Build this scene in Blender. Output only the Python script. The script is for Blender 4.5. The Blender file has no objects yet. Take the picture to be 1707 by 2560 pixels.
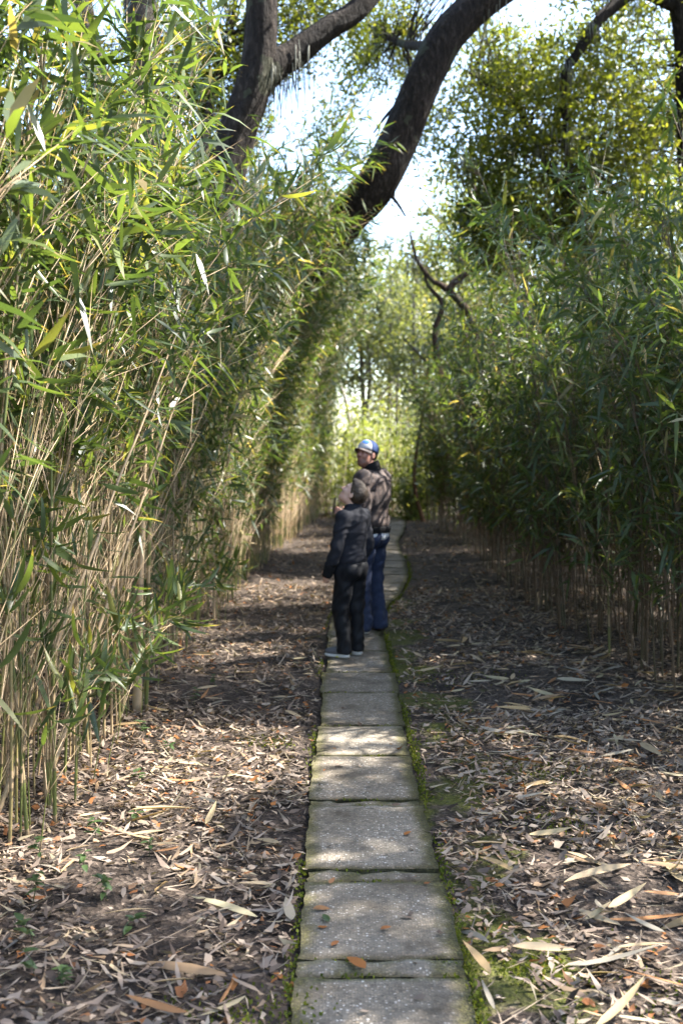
import bpy, math, random
import numpy as np
from mathutils import Vector, Matrix, noise as mnoise

SC = bpy.context.scene
COL = SC.collection
R = math.radians

# ------------------------------------------------------------------ camera
cam_d = bpy.data.cameras.new('camera')
cam = bpy.data.objects.new('camera', cam_d)
COL.objects.link(cam)
cam.location = (0, 0, 1.65)
cam.rotation_euler = (R(90 - 3.31), 0, 0)
cam_d.sensor_fit = 'VERTICAL'
cam_d.sensor_height = 36.0
cam_d.sensor_width = 24.0
cam_d.lens = 36.73
cam_d.clip_end = 2000
cam_d.dof.use_dof = True
cam_d.dof.focus_distance = 4.7
cam_d.dof.aperture_fstop = 2.7
SC.camera = cam

# ------------------------------------------------------------------ sky, sun, exposure
SUN_EL, SUN_AZ = 50.0, 14.0          # azimuth of the direction towards the sun, degrees from +X
world = bpy.data.worlds.new('World')
SC.world = world
world.use_nodes = True
wn = world.node_tree
bg = wn.nodes['Background']
sky = wn.nodes.new('ShaderNodeTexSky')
sky.sky_type = 'NISHITA'
sky.sun_disc = False
sky.sun_elevation = R(SUN_EL)
sky.sun_rotation = R(90 - SUN_AZ)
sky.air_density = 1.0
sky.dust_density = 1.6
wn.links.new(sky.outputs[0], bg.inputs[0])
bg.inputs[1].default_value = 0.15
sun_d = bpy.data.lights.new('sun', 'SUN')
sun_d.energy = 5.0
sun_d.angle = R(0.53)
sun_d.color = (1.0, 0.95, 0.87)
sun = bpy.data.objects.new('sun', sun_d)
COL.objects.link(sun)
to_sun = Vector((math.cos(R(SUN_EL)) * math.cos(R(SUN_AZ)), math.cos(R(SUN_EL)) * math.sin(R(SUN_AZ)), math.sin(R(SUN_EL))))
sun.rotation_euler = to_sun.to_track_quat('Z', 'Y').to_euler()
sun.location = to_sun * 60
SC.view_settings.view_transform = 'Standard'
SC.view_settings.look = 'None'
SC.view_settings.gamma = 1.0
SC.view_settings.exposure = 2.45
SC.render.engine = 'CYCLES'
SC.cycles.max_bounces = 6
SC.cycles.diffuse_bounces = 3
SC.cycles.glossy_bounces = 2
SC.cycles.transmission_bounces = 4
SC.cycles.transparent_max_bounces = 4
SC.cycles.caustics_reflective = False
SC.cycles.caustics_refractive = False
SC.cycles.use_denoising = True
SC.cycles.sample_clamp_indirect = 6.0

# ------------------------------------------------------------------ material helpers
class NT:
    def __init__(s, name):
        s.m = bpy.data.materials.new(name)
        s.m.use_nodes = True
        s.t = s.m.node_tree
        s.b = s.t.nodes['Principled BSDF']
        s.o = s.t.nodes['Material Output']
    def n(s, kind, **kw):
        x = s.t.nodes.new('ShaderNode' + kind)
        for k, v in kw.items():
            if k.startswith('i_'):
                x.inputs[k[2:].replace('_', ' ')].default_value = v
            else:
                setattr(x, k, v)
        return x
    def l(s, a, b):
        s.t.links.new(a, b)
    def attr(s, name):
        return s.n('Attribute', attribute_name=name)
    def coord(s):
        return s.n('TexCoord').outputs['Object']
    def noise(s, vec, scale, detail=4.0, rough=0.55):
        x = s.n('TexNoise')
        x.inputs['Scale'].default_value = scale
        x.inputs['Detail'].default_value = detail
        x.inputs['Roughness'].default_value = rough
        if vec is not None:
            s.l(vec, x.inputs['Vector'])
        return x
    def ramp(s, fac, stops, interp='LINEAR'):
        x = s.n('ValToRGB')
        cr = x.color_ramp
        cr.interpolation = interp
        while len(cr.elements) < len(stops):
            cr.elements.new(0.5)
        for e, (p, c) in zip(cr.elements, stops):
            e.position = p
            e.color = (*c, 1) if len(c) == 3 else c
        s.l(fac, x.inputs[0])
        return x
    def mix(s, fac, a, b, mode='MIX'):
        x = s.n('MixRGB', blend_type=mode)
        for i, v in ((0, fac), (1, a), (2, b)):
            if isinstance(v, (int, float)):
                x.inputs[i].default_value = v
            elif isinstance(v, tuple):
                x.inputs[i].default_value = (*v, 1)
            else:
                s.l(v, x.inputs[i])
        return x.outputs[0]
    def math(s, op, a, b=None):
        x = s.n('Math', operation=op)
        for i, v in ((0, a), (1, b)):
            if v is None:
                continue
            if isinstance(v, (int, float)):
                x.inputs[i].default_value = v
            else:
                s.l(v, x.inputs[i])
        return x.outputs[0]
    def bump(s, h, strength=0.5, dist=0.01):
        x = s.n('Bump')
        x.inputs['Strength'].default_value = strength
        x.inputs['Distance'].default_value = dist
        s.l(h, x.inputs['Height'])
        s.l(x.outputs[0], s.b.inputs['Normal'])
        return x

def leaf_material(name, stops, trans=0.4, rough=0.4, spec=0.5, tip=None, gain=2.0):
    m = NT(name)
    r = m.attr('rnd').outputs['Fac']
    col = m.ramp(r, stops).outputs[0]
    if tip:
        al = m.attr('along').outputs['Fac']
        k = m.math('MULTIPLY', m.math('GREATER_THAN', m.math('ADD', al, m.math('MULTIPLY', r, 0.12)), 0.93), 0.75)
        col = m.mix(k, col, tip)
    co = m.coord()
    nz = m.noise(co, 14.0, 2.0)
    col = m.mix(m.math('MULTIPLY', nz.outputs['Fac'], 0.45), col, m.mix(1.0, col, (0.55, 0.6, 0.5), 'MULTIPLY'))
    m.l(col, m.b.inputs['Base Color'])
    m.b.inputs['Roughness'].default_value = rough
    m.b.inputs['Specular IOR Level'].default_value = spec
    tr = m.n('BsdfTranslucent')
    m.l(m.mix(1.0, col, (gain * 1.0, gain, gain * 0.38), 'MULTIPLY'), tr.inputs[0])
    mx = m.n('MixShader')
    mx.inputs[0].default_value = trans
    m.l(m.b.outputs[0], mx.inputs[1])
    m.l(tr.outputs[0], mx.inputs[2])
    m.l(mx.outputs[0], m.o.inputs[0])
    return m.m

M = {}
M['bamboo_leaf'] = leaf_material('bamboo_leaf', [(0.0, (0.034, 0.058, 0.026)), (0.45, (0.062, 0.092, 0.036)), (0.75, (0.095, 0.128, 0.040)),
                                                (0.90, (0.15, 0.19, 0.045)), (0.95, (0.19, 0.17, 0.06)), (1.0, (0.33, 0.25, 0.14))],
                                 trans=0.42, rough=0.40, spec=0.5, tip=(0.30, 0.21, 0.09), gain=1.9)
M['oak_leaf'] = leaf_material('oak_leaf', [(0.0, (0.045, 0.058, 0.014)), (0.5, (0.095, 0.108, 0.021)), (0.85, (0.135, 0.145, 0.030)), (1.0, (0.18, 0.16, 0.035))],
                              trans=0.48, rough=0.45, spec=0.5, gain=2.3)
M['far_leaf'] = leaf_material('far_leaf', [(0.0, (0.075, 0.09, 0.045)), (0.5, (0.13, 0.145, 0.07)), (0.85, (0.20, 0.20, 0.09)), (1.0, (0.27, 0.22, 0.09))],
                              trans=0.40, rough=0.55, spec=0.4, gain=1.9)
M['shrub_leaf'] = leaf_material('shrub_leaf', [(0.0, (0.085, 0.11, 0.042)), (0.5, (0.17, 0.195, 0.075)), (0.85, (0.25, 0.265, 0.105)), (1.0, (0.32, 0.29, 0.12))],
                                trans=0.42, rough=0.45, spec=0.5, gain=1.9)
M['seedling_leaf'] = leaf_material('seedling_leaf', [(0.0, (0.035, 0.065, 0.025)), (1.0, (0.07, 0.11, 0.04))], trans=0.3, rough=0.35, spec=0.6)
M['litter'] = leaf_material('dry_leaf', [(0.0, (0.035, 0.026, 0.022)), (0.18, (0.115, 0.083, 0.067)), (0.36, (0.195, 0.147, 0.12)), (0.52, (0.28, 0.217, 0.175)),
                                        (0.66, (0.35, 0.28, 0.225)), (0.76, (0.32, 0.225, 0.15)), (0.84, (0.24, 0.10, 0.045)), (0.91, (0.30, 0.12, 0.04)), (0.95, (0.27, 0.225, 0.16)), (1.0, (0.42, 0.32, 0.21))],
                            trans=0.10, rough=0.85, spec=0.12, gain=1.2)
M['dry_blade'] = leaf_material('dry_blade', [(0.0, (0.21, 0.18, 0.15)), (0.35, (0.31, 0.27, 0.215)), (0.6, (0.39, 0.31, 0.22)), (0.8, (0.40, 0.27, 0.14)), (0.92, (0.30, 0.30, 0.22)), (1.0, (0.30, 0.12, 0.04))],
                               trans=0.12, rough=0.7, spec=0.2, gain=1.2)

def m_plain(name, col, rough=0.8, spec=0.3, nscale=0.0, dark=0.6, bump=0.0, bdist=0.004):
    m = NT(name)
    m.b.inputs['Roughness'].default_value = rough
    m.b.inputs['Specular IOR Level'].default_value = spec
    if nscale:
        n = m.noise(m.coord(), nscale, 4.0)
        m.l(m.mix(n.outputs['Fac'], tuple(c * dark for c in col), col), m.b.inputs['Base Color'])
        if bump:
            m.bump(n.outputs['Fac'], bump, bdist)
    else:
        m.b.inputs['Base Color'].default_value = (*col, 1)
    return m.m
def m_culm(name='culm', ramp_=None, sheath_c=(0.36, 0.26, 0.16)):
    m = NT(name)
    r = m.attr('rnd').outputs['Fac']
    s = m.attr('along').outputs['Fac']
    col = m.ramp(r, ramp_ or [(0.0, (0.085, 0.105, 0.028)), (0.35, (0.15, 0.165, 0.045)), (0.6, (0.23, 0.20, 0.075)), (0.8, (0.32, 0.235, 0.125)), (1.0, (0.40, 0.30, 0.19))]).outputs[0]
    fr = m.math('FRACT', m.math('MULTIPLY', s, 3.6))
    # papery sheath hugging the lower part of some internodes, pale ring on the node
    nz = m.noise(m.coord(), 5.0, 3.0)
    sheath = m.math('MULTIPLY', m.math('LESS_THAN', fr, m.math('ADD', m.math('MULTIPLY', nz.outputs['Fac'], 1.3), -0.35)), 0.8)
    col = m.mix(sheath, col, sheath_c)
    ring = m.math('MULTIPLY', m.math('GREATER_THAN', fr, 0.95), 0.7)
    col = m.mix(ring, col, (0.10, 0.075, 0.05))
    fine = m.noise(m.coord(), 60.0, 2.0)
    col = m.mix(m.math('MULTIPLY', fine.outputs['Fac'], 0.5), col, m.mix(1.0, col, (0.6, 0.55, 0.5), 'MULTIPLY'))
    m.l(col, m.b.inputs['Base Color'])
    m.b.inputs['Roughness'].default_value = 0.42
    return m.m
M['culm'] = m_culm()
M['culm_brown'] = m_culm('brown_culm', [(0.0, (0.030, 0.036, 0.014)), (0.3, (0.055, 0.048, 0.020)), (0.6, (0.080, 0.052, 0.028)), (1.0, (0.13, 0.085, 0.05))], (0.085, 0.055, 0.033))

def m_twig():
    m = NT('twig')
    r = m.attr('rnd').outputs['Fac']
    col = m.ramp(r, [(0.0, (0.13, 0.125, 0.045)), (0.3, (0.22, 0.165, 0.085)), (0.7, (0.32, 0.225, 0.13)), (1.0, (0.42, 0.31, 0.20))]).outputs[0]
    m.l(col, m.b.inputs['Base Color'])
    m.b.inputs['Roughness'].default_value = 0.55
    return m.m
M['twig'] = m_twig()
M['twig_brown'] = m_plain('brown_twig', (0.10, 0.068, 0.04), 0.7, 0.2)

def m_bark(name, a, b, c, scale=7.0):
    m = NT(name)
    co = m.coord()
    mp = m.n('Mapping')
    mp.inputs['Scale'].default_value = (1, 1, 0.35)
    m.l(co, mp.inputs[0])
    n1 = m.noise(mp.outputs[0], scale * 3, 6.0, 0.65)
    n2 = m.noise(co, scale * 0.35, 3.0)
    col = m.ramp(n1.outputs['Fac'], [(0.3, a), (0.55, b), (0.75, c)]).outputs[0]
    col = m.mix(m.math('MULTIPLY', m.math('GREATER_THAN', n2.outputs['Fac'], 0.62), 0.4), col, (0.09, 0.10, 0.06))
    m.l(col, m.b.inputs['Base Color'])
    m.b.inputs['Roughness'].default_value = 0.9
    m.b.inputs['Specular IOR Level'].default_value = 0.2
    m.bump(n1.outputs['Fac'], 1.0, 0.11)
    return m.m
M['bark'] = m_bark('oak_bark', (0.009, 0.007, 0.006), (0.028, 0.021, 0.017), (0.10, 0.08, 0.066))
M['bark_far'] = m_bark('grey_bark', (0.07, 0.06, 0.05), (0.13, 0.11, 0.09), (0.22, 0.19, 0.16))
M['bark_pale'] = m_bark('pale_bark', (0.22, 0.19, 0.16), (0.34, 0.30, 0.25), (0.5, 0.45, 0.38))
M['bark_red'] = m_bark('brown_bark', (0.10, 0.055, 0.035), (0.18, 0.10, 0.06), (0.26, 0.16, 0.11))

def m_ground():
    m = NT('soil')
    co = m.coord()
    n1 = m.noise(co, 2.2, 5.0)
    n2 = m.noise(co, 38.0, 5.0, 0.7)
    v = m.n('TexVoronoi')
    v.inputs['Scale'].default_value = 55.0
    v.inputs['Randomness'].default_value = 1.0
    m.l(co, v.inputs['Vector'])
    base = m.ramp(n2.outputs['Fac'], [(0.3, (0.012, 0.009, 0.008)), (0.5, (0.030, 0.023, 0.019)), (0.72, (0.075, 0.058, 0.047))]).outputs[0]
    sp = m.n('SeparateColor')
    m.l(v.outputs['Color'], sp.inputs[0])
    bits = m.ramp(sp.outputs[0], [(0.0, (0.04, 0.03, 0.025)), (0.4, (0.06, 0.045, 0.035)), (0.75, (0.12, 0.09, 0.07)), (1.0, (0.19, 0.15, 0.12))]).outputs[0]
    col = m.mix(m.math('MULTIPLY', m.math('GREATER_THAN', n1.outputs['Fac'], 0.44), 0.55), base, bits)
    # low moss in the damp strip beside the slabs and in loose patches
    sx = m.n('SeparateXYZ')
    m.l(co, sx.inputs[0])
    dx = m.math('ABSOLUTE', m.math('SUBTRACT', sx.outputs[0], 0.55))
    near = m.math('SUBTRACT', 1.0, m.math('MULTIPLY', dx, 1.4))
    n3 = m.noise(co, 1.7, 4.0, 0.6)
    mossf = m.math('ADD', m.math('MULTIPLY', near, 0.22), n3.outputs['Fac'])
    k = m.ramp(mossf, [(0.66, (0, 0, 0)), (0.74, (1, 1, 1))]).outputs[0]
    mo = m.noise(co, 90.0, 3.0)
    mcol = m.ramp(mo.outputs['Fac'], [(0.3, (0.035, 0.045, 0.010)), (0.7, (0.12, 0.125, 0.022))]).outputs[0]
    col = m.mix(m.math('MULTIPLY', k, 0.8), col, mcol)
    m.l(col, m.b.inputs['Base Color'])
    m.b.inputs['Roughness'].default_value = 0.95
    m.b.inputs['Specular IOR Level'].default_value = 0.2
    m.bump(m.math('ADD', n2.outputs['Fac'], m.math('MULTIPLY', v.outputs['Distance'], 0.6)), 0.9, 0.02)
    return m.m
M['soil'] = m_ground()

def m_slab():
    m = NT('aggregate_concrete')
    co = m.coord()
    info = m.n('ObjectInfo')
    add = m.n('VectorMath', operation='ADD')
    m.l(co, add.inputs[0])
    m.l(info.outputs['Location'], add.inputs[1])
    p = add.outputs[0]
    v = m.n('TexVoronoi')
    v.inputs['Scale'].default_value = 105.0
    m.l(p, v.inputs['Vector'])
    sp = m.n('SeparateColor')
    m.l(v.outputs['Color'], sp.inputs[0])
    stones = m.ramp(sp.outputs[0], [(0.0, (0.085, 0.075, 0.062)), (0.35, (0.17, 0.15, 0.125)), (0.6, (0.23, 0.205, 0.17)), (0.82, (0.33, 0.27, 0.20)), (0.93, (0.42, 0.39, 0.35)), (1.0, (0.62, 0.60, 0.56))]).outputs[0]
    mort = m.noise(p, 30.0, 4.0)
    mcol = m.ramp(mort.outputs['Fac'], [(0.3, (0.12, 0.108, 0.09)), (0.7, (0.21, 0.19, 0.16))]).outputs[0]
    edge = m.ramp(v.outputs['Distance'], [(0.35, (1, 1, 1)), (0.6, (0, 0, 0))]).outputs[0]
    big = m.noise(p, 3.2, 5.0, 0.6)
    worn = m.ramp(big.outputs['Fac'], [(0.4, (0.35, 0.35, 0.35)), (0.6, (0.95, 0.95, 0.95))]).outputs[0]
    col = m.mix(m.mix(1.0, edge, worn, 'MULTIPLY'), mcol, stones)
    tone = m.ramp(big.outputs['Fac'], [(0.32, (0.48, 0.43, 0.37)), (0.5, (0.95, 0.92, 0.88)), (0.7, (1.12, 1.11, 1.10))]).outputs[0]
    col = m.mix(1.0, col, tone, 'MULTIPLY')
    tint = m.ramp(info.outputs['Random'], [(0.0, (0.84, 0.82, 0.80)), (0.5, (0.96, 0.945, 0.935)), (1.0, (1.06, 1.06, 1.06))]).outputs[0]
    col = m.mix(1.0, col, tint, 'MULTIPLY')
    # mossy, dirt-dark rim (stored per vertex as distance from the slab's rim)
    rim = m.attr('rim').outputs['Fac']
    mn = m.noise(p, 11.0, 5.0, 0.65)
    k = m.ramp(m.math('ADD', m.math('MULTIPLY', rim, 0.55), m.math('MULTIPLY', mn.outputs['Fac'], 0.62)), [(0.47, (0, 0, 0)), (0.72, (1, 1, 1))]).outputs[0]
    mg = m.noise(p, 120.0, 2.0)
    mocol = m.ramp(mg.outputs['Fac'], [(0.3, (0.030, 0.028, 0.014)), (0.55, (0.075, 0.068, 0.024)), (0.75, (0.13, 0.12, 0.035))]).outputs[0]
    col = m.mix(m.math('MULTIPLY', k, 0.85), col, mocol)
    m.l(col, m.b.inputs['Base Color'])
    m.b.inputs['Roughness'].default_value = 0.9
    m.b.inputs['Specular IOR Level'].default_value = 0.25
    m.bump(m.math('ADD', m.math('MULTIPLY', v.outputs['Distance'], -0.8), mort.outputs['Fac']), 0.6, 0.006)
    return m.m
M['slab'] = m_slab()

M['moss'] = leaf_material('moss', [(0.0, (0.045, 0.06, 0.012)), (0.6, (0.11, 0.13, 0.02)), (1.0, (0.20, 0.20, 0.035))], trans=0.3, rough=0.8, spec=0.1)
M['grey_moss'] = m_plain('spanish_moss', (0.30, 0.30, 0.26), 0.9, 0.1, 9.0)
M['sweater'] = m_plain('charcoal_knit', (0.020, 0.021, 0.028), 0.85, 0.25, 160.0, 0.6, 0.25, 0.002)
M['sweater_band'] = m_plain('charcoal_rib_knit', (0.034, 0.034, 0.038), 0.9, 0.2, 120.0, 0.6, 0.3, 0.002)
M['trousers'] = m_plain('black_cloth', (0.006, 0.007, 0.010), 0.65, 0.22, 30.0, 0.6, 0.15, 0.003)
M['jeans'] = m_plain('denim', (0.030, 0.042, 0.085), 0.8, 0.25, 22.0, 0.45, 0.25, 0.003)
M['black'] = m_plain('black_knit', (0.010, 0.010, 0.011), 0.9, 0.2, 40.0, 0.6)
M['phone'] = m_plain('phone_black', (0.008, 0.008, 0.009), 0.25, 0.5)
M['white_cloth'] = m_plain('white_cotton', (0.70, 0.70, 0.72), 0.85, 0.2, 20.0, 0.85)
M['grey_mesh'] = m_plain('shoe_grey_mesh', (0.11, 0.11, 0.12), 0.8, 0.3, 90.0)
M['brown_shoe'] = m_plain('brown_suede', (0.045, 0.030, 0.026), 0.8, 0.25, 30.0)
M['sole'] = m_plain('pale_rubber', (0.50, 0.48, 0.45), 0.7, 0.3, 30.0, 0.8)
M['orange_lace'] = m_plain('orange_red_lace', (0.30, 0.075, 0.04), 0.8, 0.2)
M['yellow_foam'] = m_plain('yellow_foam', (0.50, 0.46, 0.06), 0.7, 0.2)
M['cap_blue'] = m_plain('royal_blue_cotton', (0.024, 0.050, 0.14), 0.8, 0.25, 60.0, 0.75)
M['cap_grey'] = m_plain('warm_grey_cotton', (0.15, 0.125, 0.115), 0.85, 0.2, 60.0, 0.75)
M['cap_white'] = m_plain('pale_grey_cotton', (0.50, 0.50, 0.53), 0.85, 0.2, 60.0, 0.85)
M['emblem_blue'] = m_plain('emblem_blue', (0.05, 0.16, 0.50), 0.6, 0.3)

def m_hair():
    m = NT('brown_hair')
    co = m.coord()
    mp = m.n('Mapping')
    mp.inputs['Scale'].default_value = (60, 220, 220)
    m.l(co, mp.inputs[0])
    n = m.noise(mp.outputs[0], 1.0, 3.0)
    m.l(m.ramp(n.outputs['Fac'], [(0.3, (0.026, 0.017, 0.011)), (0.6, (0.066, 0.042, 0.026)), (0.8, (0.13, 0.085, 0.052))]).outputs[0], m.b.inputs['Base Color'])
    m.b.inputs['Roughness'].default_value = 0.5
    m.bump(n.outputs['Fac'], 0.6, 0.006)
    return m.m
M['hair'] = m_hair()

def m_skin(name, a, b, stub):
    m = NT(name)
    d = m.attr('mark')
    sp = m.n('SeparateColor')
    m.l(d.outputs['Color'], sp.inputs[0])
    n = m.noise(m.coord(), 35.0, 3.0)
    col = m.mix(n.outputs['Fac'], a, b)
    col = m.mix(sp.outputs[0], col, stub)              # stubble / brow
    col = m.mix(sp.outputs[1], col, (0.42, 0.16, 0.13))  # lips, warm skin
    col = m.mix(sp.outputs[2], col, (0.02, 0.015, 0.012))  # eyes
    m.l(col, m.b.inputs['Base Color'])
    m.b.inputs['Roughness'].default_value = 0.5
    m.b.inputs['Subsurface Weight'].default_value = 0.08
    m.b.inputs['Subsurface Radius'].default_value = (0.01, 0.004, 0.002)
    return m.m
M['skin_man'] = m_skin('ruddy_skin', (0.36, 0.17, 0.125), (0.43, 0.215, 0.155), (0.13, 0.065, 0.045))
M['skin_boy'] = m_skin('pale_skin', (0.60, 0.37, 0.29), (0.66, 0.42, 0.33), (0.24, 0.15, 0.09))

def m_camo():
    m = NT('woodland_camouflage')
    co = m.coord()
    mp = m.n('Mapping')
    mp.inputs['Scale'].default_value = (1, 1, 0.6)
    m.l(co, mp.inputs[0])
    n1 = m.noise(mp.outputs[0], 11.0, 4.0, 0.7)
    n2 = m.noise(mp.outputs[0], 26.0, 5.0, 0.75)
    col = m.ramp(n1.outputs['Fac'], [(0.0, (0.030, 0.022, 0.020)), (0.44, (0.042, 0.028, 0.024)), (0.52, (0.090, 0.061, 0.049)), (0.60, (0.020, 0.014, 0.013)), (0.66, (0.12, 0.088, 0.078))], 'CONSTANT').outputs[0]
    k = m.ramp(n2.outputs['Fac'], [(0.52, (0, 0, 0)), (0.56, (1, 1, 1))]).outputs[0]
    col = m.mix(m.math('MULTIPLY', k, 0.7), col, (0.032, 0.024, 0.024))
    k2 = m.ramp(n2.outputs['Fac'], [(0.36, (1, 1, 1)), (0.40, (0, 0, 0))]).outputs[0]
    col = m.mix(m.math('MULTIPLY', k2, 0.6), col, (0.11, 0.083, 0.078))
    m.l(col, m.b.inputs['Base Color'])
    m.b.inputs['Roughness'].default_value = 0.85
    return m.m
M['camo'] = m_camo()

# ------------------------------------------------------------------ mesh helpers
def new_mesh(name, verts, tris, mats, mat_idx=None, attrs=None, smooth=True, colors=None):
    verts = np.ascontiguousarray(verts, dtype=np.float32).reshape(-1, 3)
    tris = np.ascontiguousarray(tris, dtype=np.int32)
    k = tris.shape[1]
    me = bpy.data.meshes.new(name)
    me.vertices.add(len(verts))
    me.vertices.foreach_set('co', verts.ravel())
    me.loops.add(tris.size)
    me.loops.foreach_set('vertex_index', tris.ravel())
    me.polygons.add(len(tris))
    me.polygons.foreach_set('loop_start', np.arange(len(tris), dtype=np.int32) * k)
    for m in (mats if isinstance(mats, (list, tuple)) else [mats]):
        me.materials.append(m)
    if mat_idx is not None:
        me.polygons.foreach_set('material_index', np.ascontiguousarray(mat_idx, dtype=np.int32))
    me.polygons.foreach_set('use_smooth', np.full(len(tris), smooth, dtype=bool))
    for kx, v in (attrs or {}).items():
        a = me.attributes.new(kx, 'FLOAT', 'POINT')
        a.data.foreach_set('value', np.ascontiguousarray(v, dtype=np.float32))
    if colors is not None:
        a = me.attributes.new('mark', 'FLOAT_COLOR', 'POINT')
        a.data.foreach_set('color', np.ascontiguousarray(colors, dtype=np.float32).ravel())
    me.update(calc_edges=True)
    return me

def link(name, data, parent=None, loc=None, kind=None):
    o = bpy.data.objects.new(name, data)
    COL.objects.link(o)
    if parent is not None:
        o.parent = parent
    if loc is not None:
        o.location = loc
    if kind:
        o['kind'] = kind
    return o

def thing(o, label, cat, group=None):
    o['label'] = label
    o['category'] = cat
    if group:
        o['group'] = group
    return o

class Geo:
    """collects triangles with the point attributes rnd and along"""
    def __init__(s):
        s.v, s.t, s.r, s.a, s.m, s.n = [], [], [], [], [], 0
    def add(s, v, t, r, a, mat=0):
        v = np.asarray(v).reshape(-1, 3)
        s.v.append(v)
        s.t.append(np.asarray(t) + s.n)
        s.r.append(np.broadcast_to(np.asarray(r, dtype=float), (len(v),)))
        s.a.append(np.broadcast_to(np.asarray(a, dtype=float), (len(v),)))
        s.m.append(np.full(len(t), mat))
        s.n += len(v)
    def mesh(s, name, mats, off=(0, 0, 0), smooth=True):
        return new_mesh(name, np.concatenate(s.v) - np.asarray(off), np.concatenate(s.t), mats,
                        np.concatenate(s.m), {'rnd': np.concatenate(s.r), 'along': np.concatenate(s.a)}, smooth)

def norm(a):
    return a / np.maximum(np.linalg.norm(a, axis=-1, keepdims=True), 1e-9)

LEAF_T = np.array([0, .28, .28, .66, .66, 1.0])
LEAF_W = np.array([0, 1, -1, .72, -.72, 0.0])
LEAF_F = np.array([(0, 2, 1), (1, 2, 4), (1, 4, 3), (3, 4, 5)])
def leaves(P, D, S, L, W, droop, rnd, rough=None):
    n = len(P)
    t = LEAF_T[None, :, None]
    c = P[:, None] + D[:, None] * L[:, None, None] * t
    c = c + S[:, None] * (W * 0.5)[:, None, None] * LEAF_W[None, :, None]
    if rough is not None:
        n_ = rough.normal(0, 1, (n, 6))
        bend = rough.normal(0, .16, n)
        c = c + S[:, None] * ((W * .22)[:, None] * n_ + (bend * L)[:, None] * LEAF_T[None] ** 2)[:, :, None]
        c = c + D[:, None] * (L[:, None] * rough.normal(0, .07, (n, 6)))[:, :, None]
        c[:, :, 2] += np.abs(rough.normal(0, .10, (n, 6))) * W[:, None]
    c[:, :, 2] -= (droop * L)[:, None] * LEAF_T[None] ** 2
    f = LEAF_F[None] + (np.arange(n) * 6)[:, None, None]
    return c.reshape(-1, 3), f.reshape(-1, 3), np.repeat(rnd, 6), np.tile(LEAF_T, n)

def rhombs(P, D, S, L, W, rnd):
    n = len(P)
    v = np.stack([P - D * L[:, None] * .5, P + S * W[:, None] * .5, P + D * L[:, None] * .5, P - S * W[:, None] * .5], 1)
    f = np.array([(0, 1, 2), (0, 2, 3)])[None] + (np.arange(n) * 4)[:, None, None]
    return v.reshape(-1, 3), f.reshape(-1, 3), np.repeat(rnd, 4), np.tile(np.array([0, .5, 1, .5]), n)

def spikes(P0, P1, r0, rnd):
    """thin three-sided tapered twigs"""
    n = len(P0)
    d = norm(P1 - P0)
    up = np.where(np.abs(d[:, 2:3]) < .9, np.array([[0, 0, 1.]]), np.array([[1., 0, 0]]))
    u = norm(np.cross(d, up))
    w = np.cross(d, u)
    ring = [P0 + (u * math.cos(a) + w * math.sin(a)) * r0[:, None] for a in (0, 2.094, 4.189)]
    v = np.stack(ring + [P1], 1)
    f = np.array([(0, 1, 3), (1, 2, 3), (2, 0, 3)])[None] + (np.arange(n) * 4)[:, None, None]
    return v.reshape(-1, 3), f.reshape(-1, 3), np.repeat(rnd, 4), np.tile(np.array([0, 0, 0, 1.0]), n)

def tube(pts, rad, ns=6, cap=True, wob=None):
    pts = np.asarray(pts, float)
    rad = np.broadcast_to(np.asarray(rad, float), (len(pts),))
    k = len(pts)
    T = norm(np.gradient(pts, axis=0))
    ref = np.array([1., 0, 0]) if abs(T[0, 0]) < .9 else np.array([0, 1., 0])
    U = norm(ref[None] - (T @ ref)[:, None] * T)
    V = np.cross(T, U)
    a = np.arange(ns) / ns * 2 * math.pi
    rr = rad[:, None] * np.ones(ns)[None]
    if wob is not None:
        rr = rr * wob
    v = pts[:, None] + (U[:, None] * np.cos(a)[None, :, None] + V[:, None] * np.sin(a)[None, :, None]) * rr[:, :, None]
    i = np.arange(k - 1)[:, None] * ns
    j = np.arange(ns)[None]
    a0, a1 = i + j, i + (j + 1) % ns
    f = np.concatenate([np.stack([a0, a1, a1 + ns], -1).reshape(-1, 3), np.stack([a0, a1 + ns, a0 + ns], -1).reshape(-1, 3)])
    v = v.reshape(-1, 3)
    if cap:
        b = (k - 1) * ns
        f = np.concatenate([f, np.array([(0, q + 1, q) for q in range(1, ns - 1)]), np.array([(b, b + q, b + q + 1) for q in range(1, ns - 1)])])
    return v, f

def smooth_line(P, n):
    """Catmull-Rom through the points"""
    P = np.asarray(P, float)
    Q = np.concatenate([[2 * P[0] - P[1]], P, [2 * P[-1] - P[-2]]])
    out = []
    seg = len(P) - 1
    for t in np.linspace(0, seg, n):
        i = min(int(t), seg - 1)
        u = t - i
        a, b, c, d = Q[i], Q[i + 1], Q[i + 2], Q[i + 3]
        out.append(.5 * ((2 * b) + (-a + c) * u + (2 * a - 5 * b + 4 * c - d) * u * u + (-a + 3 * b - 3 * c + d) * u ** 3))
    return np.array(out)

def gh(x, y):
    x = np.asarray(x, float)
    y = np.asarray(y, float)
    g = .018 * np.sin(1.7 * x + .3) * np.sin(1.3 * y + 1) + .010 * np.sin(4.1 * x + 1.9 * y) + .006 * np.sin(9 * x - 5.3 * y)
    c = np.interp(y, PATH_Y, PATH_X)
    k = np.clip((np.abs(x - c) - .235) / .05, 0, 1)
    return g * (0.3 + .7 * np.clip((np.abs(x - c) - .22) / .4, 0, 1)) - .03 * (1 - k) + .016 * k

PATH_Y = np.array([0, 9.5, 10.3, 11.1, 12.1, 13.05, 13.6, 15.5, 17, 18.8, 21, 23.2, 25.6, 30])
PATH_X = np.array([.125, .125, .17, .27, .46, .57, .63, .72, .73, .78, 1.0, 1.18, 1.36, 1.7])

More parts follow.
